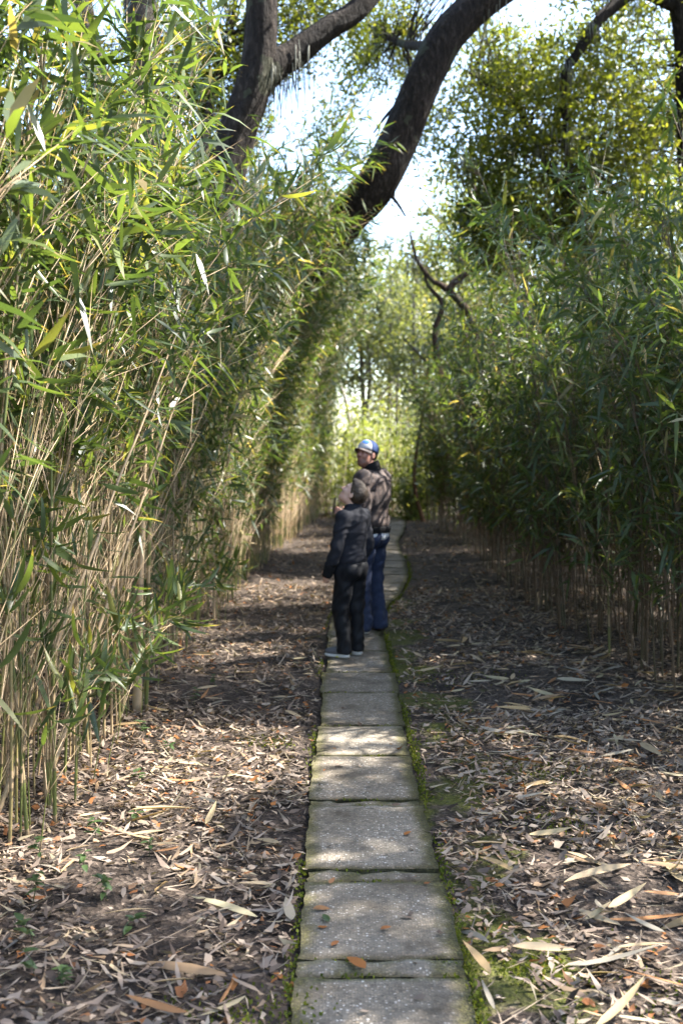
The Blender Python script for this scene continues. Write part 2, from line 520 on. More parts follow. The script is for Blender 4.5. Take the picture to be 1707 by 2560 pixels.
# ------------------------------------------------------------------ ground
def axis(lo, hi, step, far_lo, far_hi):
    a = list(np.arange(lo, hi + 1e-6, step))
    s, x = step, hi
    while x < far_hi:
        s *= 1.35
        x += s
        a.append(x)
    s, x = step, lo
    while x > far_lo:
        s *= 1.35
        x -= s
        a.insert(0, x)
    return np.array(a)
gx, gy = axis(-5, 6, .09, -400, 400), axis(1.5, 29, .1, -200, 900)
XX, YY = np.meshgrid(gx, gy, indexing='ij')
ZZ = np.where((np.abs(XX) < 30) & (YY < 60) & (YY > -20), gh(XX, YY), 0.0)
nx, ny = len(gx), len(gy)
ii = (np.arange(nx - 1)[:, None] * ny + np.arange(ny - 1)[None]).ravel()
quads = np.stack([ii, ii + ny, ii + ny + 1, ii + 1], 1)
ground = link('ground', new_mesh('ground', np.stack([XX, YY, ZZ], -1), quads, M['soil']), kind='structure')
ground['label'] = 'dark brown soil floor of the grove with mossy patches'

# ------------------------------------------------------------------ path of slabs
path = link('path', None, kind='structure')
path['label'] = 'narrow footpath of worn pebbly concrete slabs through the bamboo'
path.empty_display_size = .2
prng = np.random.default_rng(4)
def slab(y0, y1, w, dx, ztop, yaw, rough=.004, lift=0.0):
    cx = float(np.interp((y0 + y1) / 2, PATH_Y, PATH_X)) + dx
    L = y1 - y0
    nx_, ny_ = 13, max(4, int(L / .045))
    u = np.linspace(-1, 1, nx_)
    v = np.linspace(-1, 1, ny_)
    U, V = np.meshgrid(u, v, indexing='ij')
    px = U * w / 2
    py = V * L / 2
    ph = prng.uniform(0, 30, 6)
    eU = np.clip((np.abs(U) - .86) / .14, 0, 1)
    eV = np.clip((np.abs(V) - .86) / .14, 0, 1)
    px = px + np.where(np.abs(U) > .95, .004 * np.sin(V * 5 + ph[0] + U) + .003 * np.sin(V * 17 + ph[1]), 0)
    py = py + np.where(np.abs(V) > .95, .003 * np.sin(U * 4 + ph[2] + V) + .003 * np.sin(U * 13 + ph[3]), 0)
    pz = ztop - .0035 * np.maximum(eU, eV) ** 3 + rough * .6 * np.sin(px * 23 + ph[4]) * np.sin(py * 19 + ph[5]) + prng.normal(0, rough * .25, U.shape)
    pz = pz + lift * V
    top = np.stack([px, py, pz], -1).reshape(-1, 3)
    rim = np.maximum(np.clip((np.abs(U) * w / 2 - (w / 2 - .10)) / .10, 0, 1) * np.where(U > 0, 1.0, .8), np.clip((np.abs(V) * L / 2 - (L / 2 - .03)) / .03, 0, 1) * .7)
    if rough > .005:
        rim = np.maximum(rim, .45 + .4 * np.sin(px * 31 + ph[0]) * np.sin(px * 13))
    idx = np.arange(nx_ * ny_).reshape(nx_, ny_)
    q = np.stack([idx[:-1, :-1], idx[1:, :-1], idx[1:, 1:], idx[:-1, 1:]], -1).reshape(-1, 4)
    loop = np.concatenate([idx[:, 0], idx[-1, 1:], idx[-2::-1, -1], idx[0, -2:0:-1]])
    low = top[loop].copy()
    low[:, 2] = -.06
    n0 = len(top)
    m_ = len(loop)
    side = np.array([(loop[i], n0 + i, n0 + (i + 1) % m_, loop[(i + 1) % m_]) for i in range(m_)])
    side = side[:, ::-1]
    me = new_mesh('slab', np.concatenate([top, low]), np.concatenate([q, side]), M['slab'], attrs={'rim': np.concatenate([rim.ravel(), np.ones(m_)])})
    o = link('slab', me, path, (cx, (y0 + y1) / 2, 0))
    o.rotation_euler = (0, 0, yaw)
    return o
rows = [(1.6, 2.384, .535, -.002, 0), (2.39, 3.138, .53, -.002, 0), (3.143, 3.238, .525, -.002, 1), (3.243, 3.856, .525, 0, 0), (3.861, 3.958, .505, 0, 2), (3.963, 4.696, .52, -.01, 0),
        (4.701, 4.778, .50, -.015, 2), (4.783, 5.486, .515, -.018, 0), (5.492, 6.095, .50, -.012, 0), (6.101, 6.945, .50, .0, 0), (6.951, 7.60, .53, .0, 0)]
y = 7.61
while y < 25.4:
    L = float(prng.uniform(.66, .82))
    if 11.6 < y < 18:
        L *= 1.12
    rows.append((y, y + L - .007, float(prng.uniform(.46, .5)), float(prng.normal(0, .004)), 0))
    y += L
for (a, b, w, dx, kd) in rows:
    slope = float(np.interp(b, PATH_Y, PATH_X) - np.interp(a, PATH_Y, PATH_X)) / (b - a)
    slab(a, b, w, dx, .034 + float(prng.normal(0, .0018)) - (.007 if kd == 2 else .002 if kd == 1 else 0), -math.atan(slope) * 1.0 + float(prng.normal(0, .003)),
         rough=.008 if kd else .003, lift=float(prng.normal(0, .0012)))

# moss fringe along both edges and in the joints
def moss_fringe():
    rng = np.random.default_rng(8)
    P = []
    for k in range(9000):
        y_ = 2.3 + 14 * rng.random() ** 1.7
        c = np.interp(y_, PATH_Y, PATH_X)
        if rng.random() < .74:
            side = 1
            if math.sin(y_ * 2.3 + 1.1) + .6 * math.sin(y_ * 5.1) + .2 < rng.uniform(-1.2, .6):
                continue
            x_ = c + .252 + abs(rng.normal(0, .022))
        else:
            if math.sin(y_ * 2.9 + 4) + .5 * math.sin(y_ * 6.7) < rng.uniform(-.2, 1.0):
                continue
            x_ = c - .268 - abs(rng.normal(0, .02))
        P.append((x_, y_))
    for k in range(600):
        a = rows[int(rng.integers(1, 14))]
        u = rng.uniform(-.5, .5)
        if math.sin(u * 9 + a[0] * 7) < rng.uniform(-.6, .9):
            continue
        P.append((np.interp(a[0], PATH_Y, PATH_X) + u * .48, a[0] - .006 + rng.normal(0, .008)))
    for k in range(2600):
        cx, cy, s = [(.95, 4.5, .10), (1.05, 3.05, .14), (.75, 5.9, .12), (.62, 3.2, .06), (1.0, 5.2, .12), (-.28, 2.95, .09), (.8, 7.6, .2), (-.42, 5.8, .06)][int(rng.integers(0, 8))]
        P.append((cx + rng.normal(0, s * 1.3), cy + rng.normal(0, s)))
    P = np.array(P)
    c = np.interp(P[:, 1], PATH_Y, PATH_X)
    inner = np.abs(P[:, 0] - c) < .24
    z = np.where(inner, .028, np.where(np.abs(P[:, 0] - c) < .29, gh(P[:, 0], P[:, 1]) + rng.uniform(0, .035, len(P)), gh(P[:, 0], P[:, 1]) + .004))
    B = np.column_stack([P, z])
    n = len(B)
    D = norm(np.column_stack([rng.normal(0, .6, n), rng.normal(0, .6, n), np.full(n, .9)]))
    S = norm(np.cross(D, rng.normal(0, 1, (n, 3))))
    L = rng.uniform(.008, .02, n)
    g = Geo()
    g.add(*rhombs(B + D * L[:, None] * .4, D, S, L, rng.uniform(.006, .013, n), np.clip(rng.normal(.5, .25, n), 0, 1)))
    o = link('moss', g.mesh('moss', M['moss']), kind='stuff')
    o['label'] = 'yellow green moss fringing the concrete slabs'
    o['category'] = 'moss'
moss_fringe()

# ------------------------------------------------------------------ bamboo
def cane_data(rng, bx, by, H, r0, az, th0, th1, leafy=1.0, z0=.7, scale=1.0, tone=None, fine=False, bare=1.0):
    """one cane: culm line, twigs, leaves; all in world coordinates"""
    K = 13 if fine else 8
    t = np.linspace(0, 1, K)
    th = th0 + th1 * t ** 2.5
    ds = H / (K - 1)
    dx = np.sin(th) * ds
    dz = np.cos(th) * ds
    wob = rng.normal(0, .012, (K, 2)).cumsum(0) * .5
    px = bx + np.concatenate([[0], dx[:-1].cumsum()]) * math.cos(az) + wob[:, 0]
    py = by + np.concatenate([[0], dx[:-1].cumsum()]) * math.sin(az) + wob[:, 1]
    px[0], py[0] = bx, by
    pz = float(gh(bx, by)) - .03 + np.concatenate([[0], dz[:-1].cumsum()])
    C = np.column_stack([px, py, pz])
    rad = r0 * (1 - .82 * t ** 1.3)
    # nodes
    step = .20 * scale
    s = np.arange(.25 + rng.random() * .2, H, step) / H
    s = s + rng.normal(0, .012, len(s))
    s = np.clip(s, .02, 1)
    nb = rng.integers(1, 5, len(s))
    s = np.repeat(s, nb)
    n = len(s)
    P0 = np.column_stack([np.interp(s, t, C[:, i]) for i in range(3)])
    T = norm(np.column_stack([np.interp(s, t, np.gradient(C[:, i])) for i in range(3)]))
    N = rng.normal(0, 1, (n, 3))
    N = norm(N - (N * T).sum(1, keepdims=True) * T)
    ang = np.abs(rng.normal(.30, .16, n)) + .05
    Db = norm(T * np.cos(ang)[:, None] + N * np.sin(ang)[:, None])
    Lb = (.66 - .30 * s) * rng.uniform(.45, 1.35, n) * scale
    P1 = P0 + Db * Lb[:, None]
    P1[:, 2] -= Lb * rng.uniform(0, .15, n)
    zz = P0[:, 2]
    pl = np.clip((zz - z0 * .5) / (z0 * 1.6), .07, 1.0) * leafy
    lf = rng.random(n) < pl
    keep = lf | (rng.random(n) < .8 * bare)
    P0, P1, Lb, Db, lf, s = P0[keep], P1[keep], Lb[keep], Db[keep], lf[keep], s[keep]
    n = len(P0)
    if tone is None:
        tone = rng.random()
    tw = spikes(P0, P1, rng.uniform(.0018, .0036, n) * scale, np.clip(rng.normal(.55, .25, n), 0, 1))
    # leaves
    idx = np.where(lf)[0]
    cnt = rng.integers(4, 9, len(idx))
    k = np.repeat(idx, cnt)
    m = len(k)
    u = rng.uniform(.6, 1.02, m)
    LP = P0[k] + (P1 - P0)[k] * u[:, None]
    LD = norm(Db[k] * .7 + rng.normal(0, .5, (m, 3)) + np.array([0, 0, -.38]))
    LS = norm(np.cross(LD, np.array([[0, 0, 1.]]) + rng.normal(0, .55, (m, 3))))
    LL = rng.uniform(.09, .25, m) * (.75 + .25 * scale)
    LW = LL * rng.uniform(.10, .15, m)
    dr = rng.uniform(.05, .5, m)
    shade = rng.normal(0, .08)
    rn = np.clip(rng.normal(.45, .2, m) + shade, 0, .93)
    rn = np.where(rng.random(m) < .05, rng.uniform(.93, 1, m), rn)
    return dict(C=C, rad=rad, t=t, H=H, tw=tw, leaf=(LP, LD, LS, LL, LW, dr, rn), tone=tone)

def culm_geo(g, d, ns, mat=0, fine=False):
    C, rad, t = d['C'], d['rad'], d['t']
    if fine:
        n = int(d['H'] / .07)
        tt = np.linspace(0, 1, n)
        P = np.column_stack([np.interp(tt, t, C[:, i]) for i in range(3)])
        # smooth the line a little
        for _ in range(2):
            P[1:-1] = (P[:-2] + 2 * P[1:-1] + P[2:]) / 4
        fr = (tt * d['H'] * 3.6) % 1.0
        rr = np.interp(tt, t, rad) * (1 + .16 * ((fr > .93) | (fr < .04)))
        v, f = tube(P, rr, ns)
        g.add(v, f, d['tone'], np.repeat(tt * d['H'], ns), mat)
    else:
        v, f = tube(C, rad, ns, cap=False)
        g.add(v, f, d['tone'], np.repeat(t * d['H'], ns), mat)

# a few shared leaf blades (unit length along +X) for leaves that are objects of their own
def blade_mesh(name, wid, droop, fold, rnd, mat, twist=0.0, seg=None):
    T = np.array([0, .06, .2, .42, .66, .86, 1.0]) if seg is None else seg
    Wd = np.array([.12, .45, .95, 1.0, .78, .38, .0])
    v, a = [], []
    for i, tq in enumerate(T):
        cz = -droop * tq ** 2
        w = wid * Wd[i] / 2
        ca, sa = math.cos(twist * tq), math.sin(twist * tq)
        for sgn in (-1, 0, 1):
            yy = sgn * w
            zz = fold * abs(sgn) * w
            v.append((tq * math.sqrt(max(.2, 1 - droop * droop * .5)), yy * ca - zz * sa, cz + yy * sa + zz * ca))
            a.append(tq)
    f = []
    for i in range(len(T) - 1):
        b = i * 3
        for q in (0, 1):
            f += [(b + q, b + q + 3, b + q + 4), (b + q, b + q + 4, b + q + 1)]
    return new_mesh(name, v, f, mat, attrs={'rnd': np.full(len(v), rnd), 'along': np.array(a)})
brng = np.random.default_rng(77)
BLADES = [blade_mesh('leaf', float(brng.uniform(.10, .15)), float(brng.uniform(.05, .55)), float(brng.uniform(.15, .5)), float(np.clip(brng.normal(.55, .2), .1, .93)), M['bamboo_leaf'], float(brng.normal(0, .5))) for _ in range(14)]

def basis(P, D, S, L):
    N = np.cross(D, S)
    return Matrix(((D[0] * L, S[0] * L, N[0] * L, P[0]), (D[1] * L, S[1] * L, N[1] * L, P[1]), (D[2] * L, S[2] * L, N[2] * L, P[2]), (0, 0, 0, 1)))

def cane_object(d, label, group, ns=6, single=False, culm=None):
    base = d['C'][0].copy()
    root = link('bamboo_cane', None, loc=base)
    root.empty_display_size = .1
    thing(root, label, 'bamboo', group)
    g = Geo()
    culm_geo(g, d, ns, fine=True)
    link('culm', g.mesh('culm', culm or M['culm'], base), root)
    if len(d['tw'][0]):
        g = Geo()
        g.add(*d['tw'])
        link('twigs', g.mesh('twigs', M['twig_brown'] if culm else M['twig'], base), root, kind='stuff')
    LP, LD, LS, LL, LW, dr, rn = d['leaf']
    if not len(LP):
        return root
    if single:
        for i in range(len(LP)):
            o = link('leaf', BLADES[i % len(BLADES)], root)
            side = LS[i] - LD[i] * float(LS[i] @ LD[i])
            o.matrix_local = basis(LP[i] - base, LD[i], side / np.linalg.norm(side), float(LL[i]))
    else:
        g = Geo()
        g.add(*leaves(*d['leaf']))
        link('leaves', g.mesh('leaves', M['bamboo_leaf'], base), root, kind='stuff')
    return root

LY = np.array([2.5, 3, 4, 5, 6, 7, 8.5, 10, 13.5, 17, 21, 24, 28])
LX = np.array([-1.55, -1.45, -1.34, -1.30, -1.30, -1.32, -1.27, -1.2, -1.2, -1.02, -.8, -.62, -.5])
RY = np.array([2, 4, 6, 7, 9, 12.6, 18.6, 22, 24])
RX = np.array([2.55, 2.45, 2.35, 2.2, 1.98, 1.95, 2.1, 2.0, 1.95])

rng = np.random.default_rng(21)
allc = []          # (apparent size, side, params)
def left_height(y_):
    return np.interp(y_, [2.5, 4, 5, 7, 10, 11.2, 12.2, 20, 28], [4.3, 4.0, 3.55, 3.35, 3.9, 4.5, 5.5, 6.0, 5.4])
def right_height(y_):
    return np.interp(y_, [2, 5.0, 6.0, 7, 10, 14, 20, 24], [2.8, 2.6, 2.9, 3.7, 3.6, 3.5, 3.2, 2.9])
def scatter(n, side):
    for _ in range(n):
        if side < 0:
            y_ = 2.7 + 25 * rng.random() ** 1.15
            depth = rng.random() ** 1.35 * 2.6
            x_ = np.interp(y_, LY, LX) - depth
            H = left_height(y_) * rng.uniform(.62, 1.08)
        else:
            y_ = 1.5 + 22.5 * rng.random()
            depth = rng.random() ** 1.25 * 3.3
            if y_ < 6.0 and rng.random() < .6:
                continue
            x_ = np.interp(y_, RY, RX) + depth
            H = right_height(y_) * rng.uniform(.62, 1.08)
            if abs(y_ - 13.0) < .8 or abs(y_ - 6.4) < .7 or abs(y_ - 8.85) < .5:
                H = min(H, 2.5)
        ang = 0 if side < 0 else math.pi
        # the front rank leans over the path, the rest lean anyhow
        az = ang + rng.normal(0, .7) if rng.random() < (.75 if depth < .6 else .5) else rng.uniform(0, 6.283)
        th0 = abs(rng.normal(.035, .04))
        th1 = abs(rng.normal(.48, .28)) if depth < 1.0 else abs(rng.normal(.3, .2))
        th1 = min(th1, 1.15)
        r0 = float(np.clip(rng.normal(.0065, .0022), .0035, .013))
        allc.append(dict(x=float(x_), y=float(y_), H=float(H), r0=r0, az=float(az), th0=float(th0), th1=float(th1), depth=float(depth), side=side))
scatter(1560, -1)
scatter(1380, 1)
for _ in range(95):      # far canes of the sunlit side hang out over the path
    y_ = float(rng.uniform(11.5, 22))
    dp = float(rng.uniform(0, .35))
    allc.append(dict(x=float(np.interp(y_, LY, LX)) - dp, y=y_, H=float(rng.uniform(4.3, 6.0)), r0=.007, az=float(rng.normal(0, .35)), th0=.05, th1=float(rng.uniform(.75, 1.35)), depth=dp, side=-1))

def px_of(x, y, z):
    s, c = math.sin(R(3.31)), math.cos(R(3.31))
    zz = z - 1.65
    f = y * c - zz * s
    return (.5 + x / f / (1568 / 2400), .5 - (y * s + zz * c) / f / (2352 / 2400))

cand = []
for i, q in enumerate(allc):
    u, v = px_of(q['x'], q['y'], 0)
    u2, v2 = px_of(q['x'], q['y'], q['H'] * .4)
    if -.02 < u2 < 1.02 and q['depth'] < .55:
        cand.append((q['y'] + q['depth'] * 6, i))
cand.sort()
chosen = {}
nl = nr = 0
for _, i in cand:
    if allc[i]['side'] < 0 and nl < 150:
        chosen[i] = 1
        nl += 1
    if allc[i]['side'] > 0 and nr < 115:
        chosen[i] = 1
        nr += 1

def cane_look(d, q):
    a = 'stout' if q['r0'] > .0078 else 'hair thin' if q['r0'] < .0048 else 'slender'
    b = 'dark green' if d['tone'] < .25 else 'olive' if d['tone'] < .5 else 'yellowish' if d['tone'] < .72 else 'dry tan'
    t_ = q['th0'] + q['th1']
    c = 'upright' if t_ < .3 else 'leaning' if t_ < .6 else 'arching'
    h = 'tall' if q['H'] > 3.6 else 'short'
    return ' '.join((h, a, c, b))
thick = Geo()
n_single = 0
for i, q in enumerate(allc):
    crng = np.random.default_rng(1000 + i)
    near = q['y'] < 9
    L_ = q['side'] < 0
    z0 = (1.2 if q['y'] < 8.5 else .6) if L_ else .3
    d = cane_data(crng, q['x'], q['y'], q['H'], q['r0'], q['az'], q['th0'], q['th1'], leafy=(.9 if L_ else .70) * (1.0 if q['depth'] < 1.2 else .8), z0=z0,
                  fine=i in chosen, bare=1.0 if L_ else .8, tone=None if L_ else float(crng.uniform(0, 1)))
    if i in chosen:
        yy = q['y']
        if L_:
            band = 'among the nearest stems' if yy < 5.5 else 'midway along it' if yy < 9 else 'beyond the boy' if yy < 14 else 'at its far end'
            look = cane_look(d, q)
            lab = look + ' bamboo cane edging the sunlit thicket, ' + band
            grp = look + ' canes edging the sunlit thicket, ' + band
        else:
            band = 'nearest the camera' if yy < 8 else 'opposite the boy' if yy < 11.5 else 'farther along the path'
            look = cane_look(d, q)
            lab = look + ' bamboo cane edging the shaded thicket, ' + band
            grp = look + ' canes edging the shaded thicket, ' + band
        single = L_ and n_single < 900 and yy < 5.2
        if single:
            n_single += len(d['leaf'][0])
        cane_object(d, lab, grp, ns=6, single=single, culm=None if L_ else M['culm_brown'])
    else:
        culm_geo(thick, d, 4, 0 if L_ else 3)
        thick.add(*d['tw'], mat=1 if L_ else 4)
        if q['depth'] > .9 or q['y'] > 13 or q['y'] < 3:
            LP, LD, LS, LL, LW, dr, rn = d['leaf']
            thick.add(*rhombs(LP + LD * (LL * .5)[:, None], LD - np.array([0, 0, 1]) * (dr * .5)[:, None], LS, LL, LW * 1.1, rn), mat=2)
        else:
            thick.add(*leaves(*d['leaf']), mat=2)
drng = np.random.default_rng(33)
for k in range(420):
    left = k % 3 != 0
    y_ = float(3.2 + 18 * drng.random() ** 1.4)
    x_ = float(np.interp(y_, LY, LX)) - float(drng.uniform(.1, 1.3)) if left else float(np.interp(y_, RY, RX)) + float(drng.uniform(.1, 1.3))
    d = cane_data(drng, x_, y_, float(drng.uniform(1.4, 3.6)), float(drng.uniform(.003, .008)), float(drng.uniform(0, 6.28)), float(abs(drng.normal(.08, .16))), float(drng.uniform(0, .3)), leafy=0.0, tone=float(drng.uniform(.7, 1)), bare=.7)
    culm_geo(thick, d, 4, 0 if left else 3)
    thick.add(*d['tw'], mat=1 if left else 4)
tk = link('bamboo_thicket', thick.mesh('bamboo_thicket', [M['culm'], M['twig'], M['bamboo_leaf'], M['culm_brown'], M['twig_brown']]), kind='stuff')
tk['label'] = 'dense mass of bamboo behind the front canes on both sides of the path'
tk['category'] = 'bamboo'

# canes that stand out
heroes = [
    # x, y, H, r0, az, th0, th1, leafy, tone, label
    (-1.40, 5.9, 3.5, .0085, -.12, .10, 1.12, 1.0, .30, 'tall bamboo cane arching over the path with a bright leaf spray at its tip'),
    (-1.55, 6.9, 3.7, .0080, .02, .08, .86, 1.0, .30, 'bamboo cane leaning out above the boy, leaves against the leaning trunk'),
    (-1.27, 4.55, 3.9, .0090, -.3, .02, .20, .8, .15, 'stout green bamboo cane standing first at the corner of the sunlit thicket'),
    (-1.24, 4.78, 3.4, .0055, .6, .06, .25, .7, .12, 'slender upright green cane standing apart in front of the sunlit thicket'),
    (-1.33, 4.35, 4.0, .0095, 2.7, .10, .15, .7, .22, 'thick olive bamboo cane leaning away from the path at its near edge'),
    (-1.24, 6.55, 4.2, .0135, .3, .02, .24, .8, .10, 'thickest dark green bamboo cane rising beside a pale papery stem'),
    (-1.29, 6.5, 2.2, .030, .2, .03, .05, .0, .97, 'broken pale papery bamboo stump, brightly sunlit, in the sunlit thicket'),
    (-1.46, 5.0, 2.6, .013, 1.1, .50, .15, .0, .86, 'dead tan bamboo cane slanting across the sunlit thicket'),
    (-1.56, 4.6, 2.9, .012, .9, .42, .10, .0, .92, 'dead tan bamboo cane leaning steeply at the edge of the frame'),
    (-1.30, 3.85, 4.2, .010, .0, .02, .45, 1.0, .25, 'bamboo cane in the corner with large pale green leaves overhead'),
    (2.02, 9.6, 4.4, .012, 2.9, .10, .35, .9, .55, 'long brown bamboo cane bowing out of the shaded thicket'),
    (2.12, 8.2, 4.0, .007, 3.1, .02, .10, .6, .20, 'single pale upright cane in front of the shaded thicket'),
    (2.2, 12.5, 4.5, .010, 3.0, .08, .60, 1.0, .3, 'bamboo cane in the shaded thicket with a bright sunlit leafy top'),
]
for k, (x_, y_, H, r0, az, th0, th1, lf, tone, lab) in enumerate(heroes):
    crng = np.random.default_rng(500 + k)
    d = cane_data(crng, x_, y_, H, r0, az, th0, th1, leafy=lf, z0=.8, tone=tone, fine=True, scale=1.15, bare=.5 if lf else .12)
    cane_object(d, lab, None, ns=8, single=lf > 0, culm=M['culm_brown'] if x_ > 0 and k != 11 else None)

# low leafy shoots at the foot of the sunlit thicket
srng = np.random.default_rng(91)
for k in range(16):
    y_ = float(4.2 + 6.5 * (k / 16) + srng.normal(0, .15))
    x_ = float(np.interp(y_, LY, LX)) + float(srng.uniform(-.03, .10))
    d = cane_data(srng, x_, y_, float(srng.uniform(.35, .95)), .003, float(srng.normal(0, 1)), .15, .7, leafy=.9, z0=.1, scale=.75, tone=.2, fine=True)
    where = 'beside the nearest canes' if y_ < 5.5 else 'beside the papery stump' if y_ < 7.2 else 'level with the boy' if y_ < 9 else 'beyond the man'
    size = 'knee high' if d['H'] > .6 else 'ankle high'
    root = cane_object(d, size + ' leafy bamboo shoot at the foot of the sunlit thicket ' + where, 'low shoots at the foot of the sunlit thicket', ns=5, single=True)
    root.name = 'bamboo_shoot'

# ------------------------------------------------------------------ trees
GAPS = [(-.80, 5.75, .85, .5), (-.6, 12.4, .9, 1.2), (-.95, 4.2, .35, .2), (1.0, 3.1, .35, .2), (1.0, 4.5, .3, .15), (-.83, 7.95, .42, .36), (-.75, 9.2, .4, .3), (1.3, 3.7, .3, .15)]
_g = np.random.default_rng(3)
GAPS += [(float(_g.uniform(-1.2, 2.4)), float(_g.uniform(2.4, 11)), float(_g.uniform(.02, .2)), float(_g.uniform(.0, .1))) for _ in range(26)]      # open places in the canopy, where they fall on the ground
def make_tree(name, label, cat, limbs, lobes, seed, leaf_mat, bark, ll=(.06, .10), lw=.42, per=55, sig=.2, group=None, twig_r=.012, ns=22, moss=0, gaps=False):
    """limbs: (points, r0, r1); lobes: (centre, radii, clusters)"""
    rng = np.random.default_rng(seed)
    base = np.array(limbs[0][0][0], float)
    root = link(name, None, loc=base)
    thing(root, label, cat, group)
    samples, srad = [], []
    for k, (pts, r0, r1) in enumerate(limbs):
        big = r0 > .06
        n = max(10, int(len(pts) * (12 if big else 6)))
        P = smooth_line(pts, n)
        rr = np.linspace(r0, r1, n)
        nk = ns if big else 6
        if k == 0:
            rr[:3] *= np.array([1.5, 1.2, 1.05])
        wob = None
        if big and ns > 8:
            aa = np.arange(nk) / nk * 2 * math.pi
            ss = np.linspace(0, 1, n) * len(pts)
            wob = np.array([[1 + .16 * mnoise.noise(Vector((math.cos(q) * 1.1 + seed, math.sin(q) * 1.1, z_ * .55))) + .11 * mnoise.noise(Vector((math.cos(q) * 3.6, math.sin(q) * 3.6 + seed, z_ * 1.1)))
                             for q in aa] for z_ in ss])
        v, f = tube(P, rr, nk, wob=wob)
        link('trunk' if k == 0 else 'limb', new_mesh('limb', v - base, f, bark), root)
        h = 0 if k else n // 3
        samples.append(P[h:])
        srad.append(rr[h:])
    S_ = np.concatenate(samples)
    SR = np.concatenate(srad)
    g = Geo()
    cl = []
    for (c, r, n) in lobes:
        q = norm(rng.normal(0, 1, (n, 3))) * (rng.random((n, 1)) ** .42)
        C = np.asarray(c) + q * np.asarray(r)
        if gaps:
            gx_ = C[:, 0] - C[:, 2] * to_sun[0] / to_sun[2]
            gy_ = C[:, 1] - C[:, 2] * to_sun[1] / to_sun[2]
            ok = np.ones(len(C), bool)
            for (hx, hy, hr, hq) in GAPS:
                ok &= ((gx_ - hx) / (hr + .3)) ** 2 + ((gy_ - hy) / (hq + .3)) ** 2 > 1
            C = C[ok]
        cl.append(C)
    C = np.concatenate(cl) if cl else np.zeros((0, 3))
    br = Geo()
    for c in C:
        dd = np.linalg.norm(S_ - c, axis=1) + rng.random(len(S_)) * .8
        j = int(np.argmin(dd))
        a = S_[j]
        L = np.linalg.norm(c - a)
        mid = (a + c) / 2 + rng.normal(0, .12 * L, 3) + np.array([0, 0, .08 * L])
        P = smooth_line([a, mid, c], 6)
        v, f = tube(P, np.linspace(min(twig_r * .6 * (1 + L * .35), SR[j] * .7), .002, 6), 4, cap=False)
        br.add(v, f, .5, 0)
    if len(C):
        link('branches', br.mesh('branches', bark, base), root, kind='stuff')
        m = per * len(C)
        k = np.repeat(np.arange(len(C)), per)
        sc = rng.uniform(.6, 1.5, len(C))[k]
        P = C[k] + rng.normal(0, 1, (m, 3)) * (sig * sc)[:, None] * np.array([1, 1, .7])
        D = norm(rng.normal(0, 1, (m, 3)))
        S2 = norm(np.cross(D, rng.normal(0, .8, (m, 3)) + np.array([0, 0, 1.2])))
        L = rng.uniform(*ll, m)
        rn = np.clip(rng.normal(.45, .2, m) + rng.normal(0, .14, len(C))[k], 0, 1)
        g.add(*rhombs(P, D, S2, L, L * lw * rng.uniform(.8, 1.2, m), rn))
        link('crown', g.mesh('crown', leaf_mat, base, smooth=False), root, kind='stuff')
    if moss:
        gm = Geo()
        pick = S_[rng.integers(0, len(S_), moss)]
        if len(C):
            pick = np.concatenate([pick[: moss // 2], C[rng.integers(0, len(C), moss - moss // 2)]])
        for c in pick:
            kq = 26
            P0 = c + rng.normal(0, .10, (kq, 3)) * np.array([1, 1, .3])
            Lh = rng.uniform(.25, .9, kq)
            P1 = P0 + np.column_stack([rng.normal(0, .05, kq), rng.normal(0, .05, kq), -Lh])
            gm.add(*spikes(P0, P1, rng.uniform(.004, .010, kq), np.full(kq, .5)))
        link('hanging_moss', gm.mesh('hanging_moss', M['grey_moss'], base), root, kind='stuff')
    return root

make_tree('live_oak', 'dark forked live oak rising out of the sunlit bamboo thicket', 'tree',
          [([(-2.1, 11.2, -.1), (-1.95, 11.1, 1.6), (-1.62, 11.0, 3.2), (-1.28, 11, 4.16), (-1.12, 11, 4.83), (-.94, 11, 5.31), (-.84, 11, 5.75), (-.82, 11, 6.3), (-.86, 11, 7.4), (-.9, 11.2, 9)], .25, .13),
           ([(-.93, 11, 5.35), (-.72, 11.1, 5.62), (-.48, 11.2, 5.82), (-.16, 11.3, 6.09), (.17, 11.4, 6.35), (.5, 11.5, 6.8), (1.0, 11.6, 7.8)], .16, .09),
           ([(-1.3, 11, 4.1), (-1.5, 11.8, 5.0), (-1.55, 12.8, 5.9), (-1.4, 13.6, 6.9)], .07, .03)],
          [((-1.62, 13.2, 6.2), (.75, 1.0, 1.25), 80), ((-.35, 13.2, 7.1), (.8, 1.0, .75), 48), ((-2.0, 12.5, 8.6), (2.2, 2.2, .9), 60), ((.6, 12.2, 8.6), (1.6, 1.6, .8), 34)],
          31, M['oak_leaf'], M['bark'], per=95, sig=.17, moss=10)
